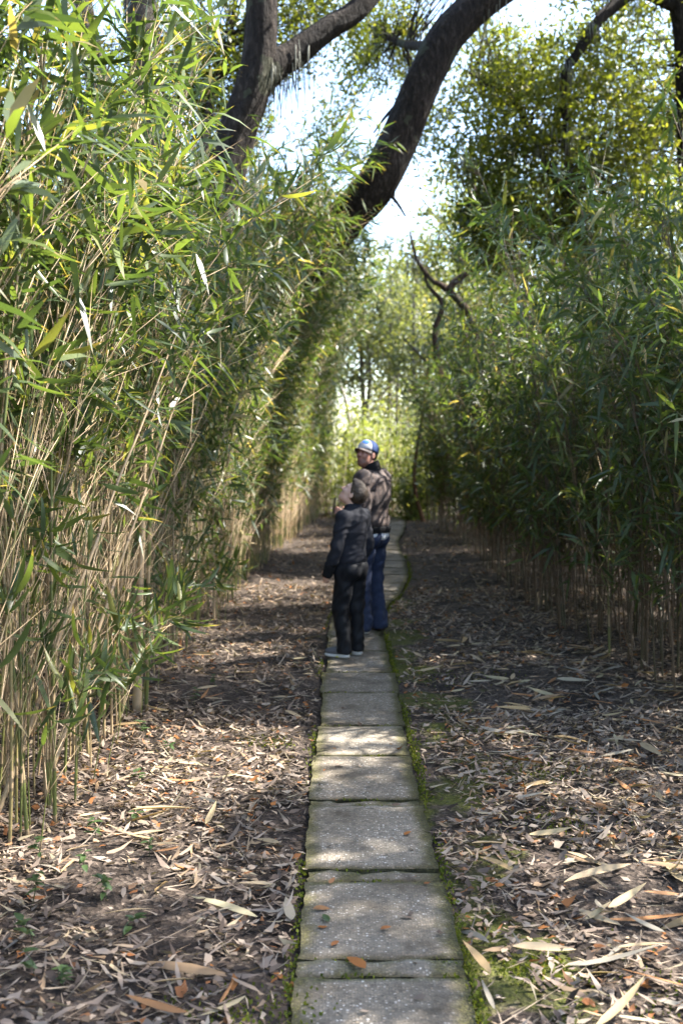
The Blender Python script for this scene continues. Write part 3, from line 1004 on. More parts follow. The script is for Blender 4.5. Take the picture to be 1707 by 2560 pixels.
make_tree('live_oak', 'massive dark oak trunk leaning across the sky over the path', 'tree',
          [([(-3.8, 16.6, -.1), (-3.4, 16.4, 1.2), (-2.5, 15.9, 2.6), (-1.35, 15.2, 3.6), (-.55, 14.6, 4.2), (.06, 14.2, 4.78), (.44, 14, 5.19), (.80, 14, 5.81), (1.05, 14, 6.42), (1.34, 14, 7.03), (1.85, 14, 7.53), (2.6, 14, 8.1), (3.4, 14.2, 9.2)], .33, .20),
           ([(.44, 14, 5.05), (.62, 13.95, 5.02), (.74, 13.95, 4.90), (.84, 13.95, 4.74)], .035, .014),
           ([(.68, 13.95, 4.98), (.70, 13.95, 5.1)], .022, .012),
           ([(1.02, 14, 6.36), (.80, 14.1, 6.28), (.60, 14.2, 6.12), (.43, 14.3, 5.92)], .04, .012),
           ([(1.3, 14.1, 6.95), (1.2, 15.2, 7.4), (.9, 16.4, 7.9), (.5, 17.4, 8.6)], .10, .03)],
          [((.75, 17.0, 8.3), (.95, 1.0, .9), 55), ((.0, 17.5, 7.2), (.5, .5, .9), 18), ((1.3, 17, 6.9), (.3, .5, .7), 12), ((3.0, 14.8, 9.2), (1.9, 1.6, .8), 110), ((1.6, 16.5, 9.3), (1.4, 1.2, .6), 24)],
          37, M['oak_leaf'], M['bark'], per=90, sig=.17, moss=8)
make_tree('live_oak', 'mottled upright oak trunk behind the bamboo at the top corner', 'tree',
          [([(-2.45, 12.6, -.1), (-2.35, 12.5, 2.5), (-2.27, 12.5, 5.26), (-2.29, 12.5, 6.16), (-2.35, 12.5, 6.9), (-2.5, 12.5, 8.5)], .23, .17),
           ([(-2.3, 12.5, 4.6), (-2.55, 12.2, 5.2), (-2.78, 12, 5.98), (-2.95, 12, 6.9), (-3.3, 12, 8)], .16, .10)],
          [((-3.0, 13.5, 6.6), (1.1, 1.0, 1.1), 30), ((-2.1, 14.2, 7.2), (.8, .8, .8), 20)], 41, M['oak_leaf'], m_bark('mottled_bark', (.05, .042, .036), (.10, .085, .072), (.19, .17, .15)), per=75, moss=4)
make_tree('live_oak', 'broad oak with yellow green sunlit crown above the shaded bamboo', 'tree',
          [([(6.1, 17.2, -.1), (5.95, 17, 2.0), (5.7, 16.7, 4.2), (5.3, 16.2, 6.0), (4.9, 15.4, 7.8), (4.4, 15, 8.9)], .26, .12),
           ([(4.8, 15.3, 8.0), (4.2, 15.2, 8.15), (3.75, 15.1, 7.85), (3.55, 15, 7.62), (3.3, 15, 7.22), (3.12, 15, 6.9), (3.2, 15.2, 6.2), (3.3, 15.5, 5.4)], .11, .03),
           ([(5.7, 16.7, 4.2), (4.6, 16.7, 4.7), (3.7, 16.6, 5.1), (2.9, 16.4, 5.4), (2.2, 16.3, 5.5), (1.8, 16.2, 5.3)], .09, .02),
           ([(3.7, 16.6, 5.1), (3.1, 16.4, 6.2), (2.6, 16.3, 7.0), (1.9, 16.2, 7.4)], .07, .02)],
          [((3.4, 16.0, 6.5), (1.6, 1.6, 1.5), 110), ((2.3, 16.2, 6.3), (.9, 1.0, 1.3), 64), ((4.6, 16.2, 5.2), (1.2, 1.4, 1.5), 110), ((3.0, 16.2, 4.9), (1.3, 1.1, .8), 80), ((4.6, 15.5, 8.3), (1.8, 1.5, .8), 46), ((2.0, 16, 5.0), (.5, .7, .5), 12), ((4.5, 17.3, 7.4), (1.5, 1.3, 1.4), 120), ((2.6, 17.5, 7.9), (1.2, 1.0, .9), 70)],
          43, M['oak_leaf'], M['bark'], per=72, sig=.19, ll=(.075, .125), moss=22)
make_tree('oak_tree', 'crooked smaller oak with bare twisting boughs beyond the bend of the path', 'tree',
          [([(2.9, 21.2, -.1), (2.85, 21.1, 1.5), (2.79, 21, 2.84), (2.74, 21, 3.45), (2.52, 21, 4.4), (2.04, 21, 4.91), (1.8, 21, 5.05), (1.5, 21, 5.45), (1.35, 21, 6.0)], .14, .018),
           ([(2.45, 21, 2.2), (2.1, 21, 2.9), (1.92, 21, 3.45), (1.86, 21, 4.05), (2.0, 21, 4.57), (1.72, 21, 4.95), (1.6, 21, 5.3), (1.3, 21, 5.6)], .09, .012),
           ([(2.12, 21, 4.86), (2.3, 21, 5.06), (2.82, 21, 5.42), (3.16, 21, 5.93), (2.72, 21, 6.53), (2.6, 21, 7.2), (2.8, 21, 7.9)], .08, .012),
           ([(2.82, 21, 5.42), (3.3, 21, 5.4), (3.8, 21.2, 5.1), (4.3, 21.4, 5.2)], .05, .02),
           ([(2.9, 21.1, 1.2), (2.6, 21, 2.0), (2.3, 21, 2.5)], .08, .06)],
          [((2.9, 21.6, 6.6), (.9, .9, .8), 20), ((1.6, 21.8, 5.5), (.6, .6, .6), 14), ((4.2, 21.6, 5.6), (1.1, 1, 1.0), 26), ((3.4, 21.8, 4.4), (1.1, .8, .8), 20)],
          47, M['oak_leaf'], m_bark('dark_brown_bark', (0.03, 0.02, 0.015), (0.07, 0.045, 0.032), (0.13, 0.09, 0.065)), per=60, sig=.24, ll=(.08, .12), moss=6)

# oaks standing beside the path near the photographer; their crowns roof it over
make_tree('live_oak', 'spreading oak behind the shaded thicket whose crown dapples the near path', 'tree',
          [([(7.0, 3.2, -.1), (6.8, 3.2, 2.2), (6.6, 3.3, 4.4), (6.2, 3.4, 6.6)], .30, .14),
           ([(6.7, 3.3, 4.0), (5.6, 2.2, 5.6), (4.6, 1.4, 6.6)], .12, .05), ([(6.6, 3.3, 4.6), (6.9, 5.6, 5.8), (6.6, 8.0, 6.8)], .12, .05), ([(6.6, 3.3, 5.0), (5.8, 3.6, 6.4), (4.4, 4.2, 7.2)], .08, .03)],
          [((5.6, 5.2, 7.0), (2.4, 3.4, 1.2), 190), ((5.0, 9.0, 6.8), (1.7, 2.0, 1.0), 90), ((2.5, 9.3, 7.4), (1.6, 2.1, .7), 140), ((7.4, 2.0, 6.6), (1.8, 2.0, 1.2), 50)], 53, M['oak_leaf'], M['bark'], per=70, sig=.20, ll=(.11, .17), moss=6, gaps=True)
make_tree('live_oak', 'oak standing beside the middle of the shaded thicket with sunlit crown', 'tree',
          [([(7.6, 11, -.1), (7.4, 11, 2.4), (7.2, 10.8, 4.8), (6.8, 10.6, 7.0)], .28, .12), ([(7.3, 10.9, 4.2), (6.2, 10, 5.8), (5.2, 9.4, 6.8)], .11, .04)],
          [((6.4, 10.6, 6.8), (1.9, 2.4, 1.3), 150), ((4.9, 12.0, 7.6), (1.0, 1.4, .8), 50), ((6.6, 13.6, 6.4), (1.6, 1.6, 1.2), 44)], 57, M['oak_leaf'], M['bark'], per=70, sig=.20, ll=(.11, .17), moss=6, gaps=True)
make_tree('live_oak', 'old oak beside the sunlit thicket, its boughs roofing the near path', 'tree',
          [([(-4.6, 4.5, -.1), (-4.5, 4.5, 2.6), (-4.2, 4.4, 5.0), (-3.6, 4.2, 7.4)], .34, .15), ([(-4.3, 4.4, 4.6), (-2.8, 3.6, 7.0), (-1.0, 3.0, 8.2)], .14, .05), ([(-4.2, 4.4, 5.0), (-3.0, 6.4, 7.2), (-1.4, 8.0, 8.4)], .14, .05)],
          [((-2.6, 3.2, 8.6), (3.0, 3.6, .9), 130), ((-2.4, 7.6, 8.8), (2.4, 2.2, .8), 80)], 59, M['oak_leaf'], M['bark'], per=90, sig=.28, ll=(.08, .12), moss=6)

# woodland trees beyond the end of the path
frng = np.random.default_rng(61)
spots = []
for k in range(34):
    Y = float(frng.uniform(29, 58))
    pxv = float(frng.uniform(560, 1150)) if k < 22 else float(frng.uniform(1150, 1700))
    spots.append(((pxv - 784) / 2400 * Y, Y))
spots += [(-7.5, 18), (-9, 24), (-6, 27), (8.5, 14), (7.5, 20), (9.5, 26), (-5.5, 20.5)]
kinds = ['slim woodland tree with pale grey trunk and loose yellow green crown', 'tall thin woodland tree with sparse light crown', 'bushy olive green woodland tree with hidden trunk']
for k, (X, Y) in enumerate(spots):
    kd = int(frng.integers(0, 3))
    if 3 < X < 15 and 26 + .25 * (X - 3) - 1.5 < Y < 33 + .25 * (X + 1) + 1.5:
        continue      # a clearing: the sun reaches the shrubs here
    top = Y * .195 + 1.65 + float(frng.normal(0, .9))
    if X / Y * 2400 + 784 < 840:
        top *= .9
    if X / Y * 2400 + 784 > 1150:
        top *= float(frng.uniform(1.0, 1.3))
    lean = float(frng.normal(0, .5))
    ln2 = float(frng.normal(0, .3))
    r0 = float(frng.uniform(.09, .17))
    limbs = [([(X, Y, -.1), (X + lean * .2, Y, top * .3), (X + lean * .4 + ln2, Y, top * .62), (X + lean, Y, top * .92)], r0, .03)]
    for q in range(3):
        h = top * float(frng.uniform(.35, .7))
        dx_ = float(frng.choice([-1, 1]) * frng.uniform(.7, 1.6))
        limbs.append(([(X + lean * .4, Y, h), (X + lean * .4 + dx_ * .5, Y + float(frng.normal(0, .4)), h + .8), (X + lean * .5 + dx_, Y + float(frng.normal(0, .6)), h + 1.7)], r0 * .45, .02))
    w = float(frng.uniform(1.2, 2.0)) * (Y / 40)
    lobes = [((X + lean * .8, Y, top * .82), (w, w, top * .15), 15), ((X + lean * .4 + w * .5, Y, top * .66), (w * .7, w * .7, top * .11), 7), ((X + lean * .4 - w * .6, Y, top * .58), (w * .6, w * .6, top * .10), 6)]
    if kd == 2:
        lobes.append(((X, Y, top * .32), (w * .9, w * .9, top * .2), 14))
    make_tree('woodland_tree', kinds[kd] + (' beyond the path' if 560 < X / Y * 2400 + 784 < 1150 else ' behind the bamboo'), 'tree', limbs, lobes, 200 + k,
              M['far_leaf'], M['bark_pale'] if kd == 0 and k % 3 == 0 else M['bark_far'], ll=(.11, .2), lw=.55, per=90, sig=.36 * Y / 40 + .1, group='woodland trees', twig_r=.02, ns=6)
for k, (X, Y, top, lab) in enumerate([(2.9, 24.5, 8.6, 'airy yellow green tree behind the crooked oak'), (4.1, 26, 9.6, 'tall light crowned tree above the middle of the shaded thicket'),
                                      (5.4, 25, 9.8, 'sunlit loose crowned tree over the near end of the shaded thicket'), (6.8, 24, 9.4, 'tall pale crowned tree at the edge of the frame')]):
    limbs = [([(X, Y, -.1), (X + .1, Y, top * .35), (X - .15, Y, top * .65), (X + .1, Y, top * .93)], .15, .03)]
    for q in range(5):
        h = top * (.35 + .1 * q)
        dx_ = (1 if q % 2 else -1) * (1.5 - .12 * q)
        limbs.append(([(X, Y, h), (X + dx_ * .5, Y + .2 * q - .4, h + .5), (X + dx_, Y + .3 * q - .6, h + 1.2)], .055, .015))
    make_tree('woodland_tree', lab, 'tree', limbs, [((X, Y, top * .80), (1.5, 1.5, 1.6), 34), ((X + .5, Y, top * .55), (1.5, 1.3, 1.2), 24), ((X - .6, Y, top * .42), (1.2, 1.1, .9), 14)], 400 + k,
              M['far_leaf'], M['bark_far'], ll=(.10, .17), lw=.5, per=70, sig=.28, group='woodland trees', twig_r=.02, ns=6)
# three slender trunks that can be picked out
for (pts, r0, bk, lab) in [
    ([(1.12, 27, -.1), (1.40, 27, 1.9), (1.42, 27, 3.0), (1.45, 27, 3.6), (1.46, 27, 3.9)], .026, M['bark_far'], 'slender pale bare trunk standing above the sunlit shrubs'),
    ([(1.95, 24.5, -.1), (1.70, 24.5, 1.0), (1.90, 24.5, 2.6), (2.05, 24.5, 3.8)], .05, M['bark_red'], 'reddish brown leaning trunk by the end of the shaded thicket'),
    ([(.62, 30, -.1), (.38, 30, 1.6), (.14, 30, 3.0), (-.05, 30, 3.6)], .07, M['bark_pale'], 'pale leaning dead pole in the sunlit shrubs')]:
    make_tree('slender_tree', lab, 'tree', [(pts, r0, r0 * .55)], [], 5, M['far_leaf'], bk, ns=7)

# far mass of woodland closing the view
def woodland():
    rng = np.random.default_rng(17)
    n = 15000
    Y = rng.uniform(62, 95, n)
    X = rng.uniform(-.35, .75, n) * Y
    Z = rng.random(n) ** 1.8 * (8.0 + 2.2 * np.sin(X * .31) + 1.6 * np.sin(X * .83 + 1))
    P = np.column_stack([X, Y, Z])
    D = norm(rng.normal(0, 1, (n, 3)))
    S = norm(np.cross(D, rng.normal(0, 1, (n, 3))))
    L = rng.uniform(.25, .55, n)
    g = Geo()
    g.add(*rhombs(P, D, S, L, L * .6, np.clip(rng.normal(.5, .22, n), 0, 1)))
    o = link('woodland', g.mesh('woodland', M['far_leaf'], smooth=False), kind='stuff')
    o['label'] = 'distant hazy woodland behind the trees'
    o['category'] = 'woodland'
woodland()

# sunlit shrubs at the end of the path
def shrub(x, y, w, h, seed, label, blade):
    rng = np.random.default_rng(seed)
    root = link('shrub', None, loc=(x, y, 0))
    thing(root, label, 'shrub', 'sunlit shrubs at the end of the path')
    h *= 1.15
    ns_ = 26
    st = Geo()
    g = Geo()
    az = rng.uniform(0, 6.28, ns_)
    rr = rng.random(ns_) ** .6 * w
    base = np.column_stack([np.cos(az) * rr * .35, np.sin(az) * rr * .35, np.full(ns_, -.03)])
    tip = np.column_stack([np.cos(az) * rr, np.sin(az) * rr, h * rng.uniform(.55, 1.05, ns_) * (1 - .35 * (rr / w) ** 2)])
    st.add(*spikes(base, tip, np.full(ns_, .012), np.full(ns_, .4)))
    link('stems', st.mesh('stems', M['twig']), root, kind='stuff')
    m = 1500
    k = rng.integers(0, ns_, m)
    u = rng.random(m) ** .55
    P = base[k] + (tip - base)[k] * u[:, None] + rng.normal(0, .17, (m, 3))
    P[:, 2] = np.maximum(P[:, 2], .05)
    D = norm((tip - base)[k] * .25 + rng.normal(0, .8, (m, 3)) + np.array([0, 0, -.2]))
    S = norm(np.cross(D, np.array([[0, 0, 1.]]) + rng.normal(0, .5, (m, 3))))
    L = rng.uniform(.09, .19, m)
    rn = np.clip(rng.normal(.5, .2, m), 0, 1)
    if blade:
        g.add(*leaves(P, D, S, L * 1.3, L * .2, np.full(m, .3), rn))
    else:
        g.add(*rhombs(P, D, S, L, L * .5, rn))
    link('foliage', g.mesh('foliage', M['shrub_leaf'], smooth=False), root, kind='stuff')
hrng = np.random.default_rng(71)
for k, (x, y, w, h, lab) in enumerate([
    (-.3, 27.5, 1.0, 2.5, 'feathery yellow green shrub just behind the man and boy'), (.5, 28.5, 1.0, 2.7, 'bright leafy shrub rising directly above the cap'),
    (1.3, 28.0, 1.0, 2.2, 'sunlit bush to the far side of the path end'), (2.0, 27.3, .9, 2.3, 'green bush at the foot of the reddish leaning trunk'),
    (.9, 30.5, 1.3, 3.0, 'tall bright shrub behind the front row of shrubs'), (2.5, 29.5, 1.2, 3.0, 'dense shrub between the slender trunks and shaded thicket'),
    (-.9, 30.0, 1.2, 3.2, 'tall shrub half hidden by the end of the sunlit thicket'), (-.2, 33, 1.4, 3.3, 'loose light green shrub at the edge of the woodland'),
    (1.9, 33.5, 1.5, 3.4, 'broad pale shrub below the woodland trees'), (3.4, 27, 1.2, 2.8, 'bush mostly behind the end of the shaded thicket'),
    (.75, 27.0, .45, .8, 'low dark shrub beside the sunlit end of the path'), (1.75, 26.3, .45, 1.0, 'small round bush at the turn of the path'), (4.6, 30, 1.5, 3.2, 'shrub behind the shaded thicket, glimpsed through gaps')]):
    shrub(x, y - 1.2, w, h, 300 + k, lab, k % 2 == 0)

# ------------------------------------------------------------------ leaf litter
def litter():
    rng = np.random.default_rng(12)
    parts = []
    for (n, y0, y1, kk) in [(47000, 2.2, 6.5, 1.0), (25000, 6.5, 12.5, 1.0), (12000, 12.5, 27, 1.1)]:
        Y = rng.uniform(y0, y1, n)
        lo = np.interp(Y, LY, LX) - 1.1
        hi = np.interp(Y, RY, RX) + 1.6
        X = lo + (hi - lo) * rng.random(n)
        parts.append((X, Y, np.full(n, kk)))
    X, Y, K = (np.concatenate(q) for q in zip(*parts))
    c = np.interp(Y, PATH_Y, PATH_X)
    # barer trodden soil close to the slabs and in patches
    bare = np.sin(X * 3.1 + 1.0) * np.sin(Y * 1.9 + .6) + .5 * np.sin(X * 7 + Y * 4.3)
    edge = np.abs(X - c)
    keep = (edge > .285) & ((bare > -.75 + .9 * np.clip((.55 - edge) / .3, 0, 1)) | (rng.random(len(X)) < .22))
    on = (edge < .24) & (rng.random(len(X)) < .010)
    keep = keep | on
    X, Y, K, on = X[keep], Y[keep], K[keep], on[keep]
    n = len(X)
    bam = (rng.random(n) < np.where((X < -.45) | (X > 1.0), .36, .24)) & ~on
    L = np.where(bam, rng.uniform(.03, .125, n), rng.uniform(.014, .055, n)) * K
    W = np.where(bam, L * rng.uniform(.08, .15, n), L * rng.uniform(.32, .5, n))
    a = rng.uniform(0, 6.283, n)
    a = np.where(rng.random(n) < .4, rng.normal(0, .5, n), a)
    D = norm(np.column_stack([np.cos(a), np.sin(a), rng.normal(0, .22, n)]))
    S = norm(np.cross(D, np.column_stack([rng.normal(0, .5, n), rng.normal(0, .5, n), np.ones(n)])))
    z = np.where(on, .040, gh(X, Y) + rng.uniform(.004, .03, n))
    P = np.column_stack([X, Y, z]) - D * (L * .5)[:, None]
    rn = np.where(bam, np.where(rng.random(n) < .8, rng.uniform(.30, .78, n), rng.uniform(.93, 1.0, n)), rng.uniform(.02, .93, n) ** 1.25)
    g = Geo()
    g.add(*leaves(P, D, S, L, W, rng.normal(0, .32, n), rn, rng))
    # loose twigs and splinters of cane
    m = 900
    ty = 2.4 + 12 * rng.random(m) ** 1.3
    lo, hi = np.interp(ty, LY, LX) - .4, np.interp(ty, RY, RX) + .6
    tx = lo + (hi - lo) * rng.random(m)
    ok = np.abs(tx - np.interp(ty, PATH_Y, PATH_X)) > .42
    tx, ty = tx[ok], ty[ok]
    m = len(tx)
    a = np.where(rng.random(m) < .5, rng.normal(0, .5, m), rng.uniform(0, 6.28, m))
    Lt = rng.uniform(.06, .32, m)
    d = np.column_stack([np.cos(a), np.sin(a), rng.normal(0, .05, m)])
    p0 = np.column_stack([tx, ty, gh(tx, ty) + .02])
    g2 = spikes(p0 - d * Lt[:, None] * .5, p0 + d * Lt[:, None] * .5, rng.uniform(.001, .003, m), rng.uniform(.4, .75, m))
    g.add(*g2)
    o = link('leaf_litter', g.mesh('leaf_litter', M['litter']), kind='stuff')
    o['label'] = 'carpet of small dry brown leaves and twigs on the ground'
    o['category'] = 'leaf litter'
litter()

# larger fallen blades, each an object
DRY = [blade_mesh('dry_blade', float(brng.uniform(.09, .16)), float(brng.normal(0, .12)), float(brng.uniform(-.5, .6)), float(brng.random()), M['dry_blade'], float(brng.normal(0, .9))) for _ in range(16)]
OAKD = [blade_mesh('dry_oak_leaf', float(brng.uniform(.36, .5)), float(brng.normal(.1, .1)), float(brng.uniform(-.3, .5)), r_, M['litter'], float(brng.normal(0, .4))) for r_ in (.82, .86, .9, .92, .3, .5)]
def fallen(name, mesh, x, y, L, a, label, cat, group=None, pitch=0.0, roll=0.0, dz=.022, on=False, wide=1.0):
    o = link(name, mesh)
    z = .043 if on else float(gh(x, y)) + dz
    o.matrix_world = Matrix.Translation((x - math.cos(a) * L / 2, y - math.sin(a) * L / 2, z)) @ Matrix.Rotation(a, 4, 'Z') @ Matrix.Rotation(pitch, 4, 'Y') @ Matrix.Rotation(roll, 4, 'X') @ Matrix.Diagonal((L, L * wide, L, 1))
    thing(o, label, cat, group)
    return o
lrng = np.random.default_rng(55)
cnt = 0
while cnt < 268:
    y_ = float(2.6 + 6.2 * lrng.random() ** 1.25)
    right = lrng.random() < .62
    if right:
        x_ = float(lrng.uniform(.48, np.interp(y_, RY, RX) + .1))
    else:
        x_ = float(lrng.uniform(np.interp(y_, LY, LX) + .05, -.24))
    u, v = px_of(x_, y_, 0)
    if not (-.01 < u < 1.01 and v < 1.01):
        continue
    dens = 1.0 if (right and x_ > .85) else .35
    if lrng.random() > dens:
        continue
    L = float(lrng.uniform(.08, .21)) * (1.25 if right and x_ > .8 else 1.0)
    a = float(lrng.normal(0, .55) if lrng.random() < .6 else lrng.uniform(0, 6.28)) + (math.pi if lrng.random() < .5 else 0)
    side = 'on the shaded side' if right else 'on the sunlit side'
    where = 'closest to the camera' if y_ < 4.2 else 'farther along' if y_ > 6 else 'midway'
    fallen('fallen_bamboo_leaf', DRY[cnt % len(DRY)], x_, y_, L, a, 'long dry pale bamboo leaf lying ' + side + ', ' + where, 'leaf', 'dry bamboo leaves ' + side + ', ' + where,
           float(lrng.normal(0, .10)), float(lrng.normal(0, .35)), dz=float(lrng.uniform(.02, .045)))
    cnt += 1
for (nm, x, y, L, a, r_, wd, lab) in [
    ('fallen_sheath', -.50, 3.17, .30, 2.85, 4, 1.1, 'long tan bamboo sheath with a thin stalk lying by the near slabs'),
    ('fallen_sheath', -.42, 3.62, .34, 2.45, 1, 1.2, 'broad grey dry sheath lying diagonally beside the third slab'),
    ('fallen_leaf', -.185, 3.58, .17, 1.75, 2, 1.6, 'wide grey dry leaf propped against the slab edge'),
    ('fallen_leaf', -.34, 3.02, .13, 1.35, 12, .8, 'narrow bluish white dry leaf pointing away on bare soil'),
    ('fallen_leaf', .425, 3.22, .20, 1.9, 0, 1.2, 'pale grey curved leaf lying along the mossy slab edge'),
    ('fallen_leaf', .43, 2.99, .15, 1.7, 9, 1.1, 'small pale dry leaf at the near end of the slab edge'),
    ('fallen_leaf', .44, 3.42, .20, 2.0, 6, .8, 'narrow tan curled leaf beside the pale leaf at the slab edge'),
    ('fallen_leaf', .60, 4.0, .20, 2.1, 3, .9, 'thin tan leaf lying near the fourth slab on the shaded side'),
    ('fallen_sheath', .86, 3.22, .30, .06, 5, .8, 'straight tan strip of bamboo sheath lying across the near litter'),
    ('fallen_sheath', 1.13, 3.55, .40, .02, 7, .7, 'long jointed tan sheath strip near the corner of the frame'),
    ('fallen_sheath', .98, 3.9, .34, .5, 8, .6, 'pale straw coloured strip slanting across the shaded litter'),
    ('fallen_sheath', -.80, 4.65, .30, .02, 10, .8, 'tan flat sheath lying beside the nearest canes'),
    ('fallen_leaf', -.57, 4.5, .17, 1.4, 11, 1.1, 'upright tan leaf sticking out of the litter near the canes')]:
    fallen(nm, DRY[r_], x, y, L, a, lab, 'leaf', pitch=-.05, dz=.035, wide=wd)
for (x, y, L, a, k, lab) in [(.045, 3.20, .085, 2.3, 2, 'large rust brown oak leaf lying on the narrow joint slab'), (-.035, 3.83, .045, 1.2, 0, 'small brown leaf on the joint of the third slab'),
                             (-.07, 3.60, .06, .2, 3, 'orange brown leaf lying on the third slab'), (.225, 3.53, .05, 2.9, 4, 'dark crumpled leaf lying on the third slab'),
                             (.15, 3.44, .04, .4, 1, 'tiny brown leaf speck near the middle of the third slab'), (.28, 4.32, .05, .9, 2, 'small brown leaf on the fourth slab'),
                             (.0, 5.28, .07, .1, 5, 'pale leaf lit by the sun on the fifth slab'), (.395, 3.72, .05, 2.5, 3, 'red brown leaf against the slab edge'),
                             (-.02, 3.33, .04, .9, 1, 'little brown leaf just beyond the narrow slab')]:
    fallen('fallen_leaf', OAKD[k], x, y, L, a, lab, 'leaf', on=x < .39, pitch=-.12)
fallen('fallen_leaf', blade_mesh('green_leaf', .42, .1, .3, .5, M['seedling_leaf']), -.055, 3.52, .06, 1.9, 'green leaf lying on the third slab', 'leaf', on=True, pitch=-.12)

# small seedlings near the foot of the canes
def seedling(x, y, h, seed, label):
    rng = np.random.default_rng(seed)
    root = link('seedling', None, loc=(x, y, float(gh(x, y))))
    thing(root, label, 'plant', 'little green seedlings at the foot of the nearest canes')
    top = np.array([rng.normal(0, .03), rng.normal(0, .03), h])
    v, f = tube(smooth_line([(0, 0, -.02), top * .5 + rng.normal(0, .01, 3), top], 6), np.linspace(.002, .001, 6), 4)
    link('stem', new_mesh('stem', v, f, M['seedling_leaf'], attrs={'rnd': np.full(len(v), .3), 'along': np.zeros(len(v))}), root)
    for k in range(int(rng.integers(7, 13))):
        t = rng.uniform(.35, 1)
        a = rng.uniform(0, 6.28)
        L = float(rng.uniform(.025, .05))
        o = link('leaf', SEED[k % len(SEED)], root)
        D = np.array([math.cos(a), math.sin(a), rng.normal(.1, .2)])
        D /= np.linalg.norm(D)
        S = np.cross(np.array([0, 0, 1.]), D)
        S /= np.linalg.norm(S)
        o.matrix_local = basis(top * t, D, S, L)
SEED = [blade_mesh('seedling_leaf', float(brng.uniform(.42, .6)), float(brng.uniform(0, .3)), float(brng.uniform(.1, .4)), float(brng.random()), M['seedling_leaf']) for _ in range(5)]
for k, (x, y, h) in enumerate([(-1.05, 4.35, .10), (-.92, 4.55, .08), (-1.18, 4.05, .13), (-1.0, 3.95, .09), (-.86, 3.72, .10), (-1.1, 3.62, .14), (-.78, 4.15, .07), (-1.02, 3.35, .12), (-.72, 3.4, .06),
                               (-.95, 3.12, .10), (-.82, 3.05, .08), (-1.0, 5.1, .09), (-.9, 5.6, .07), (-1.1, 5.9, .12), (-.95, 6.6, .1), (-.88, 7.2, .08)]):
    seedling(x, y, h, 700 + k, 'little green seedling with small oval leaves among the litter by the nearest canes')

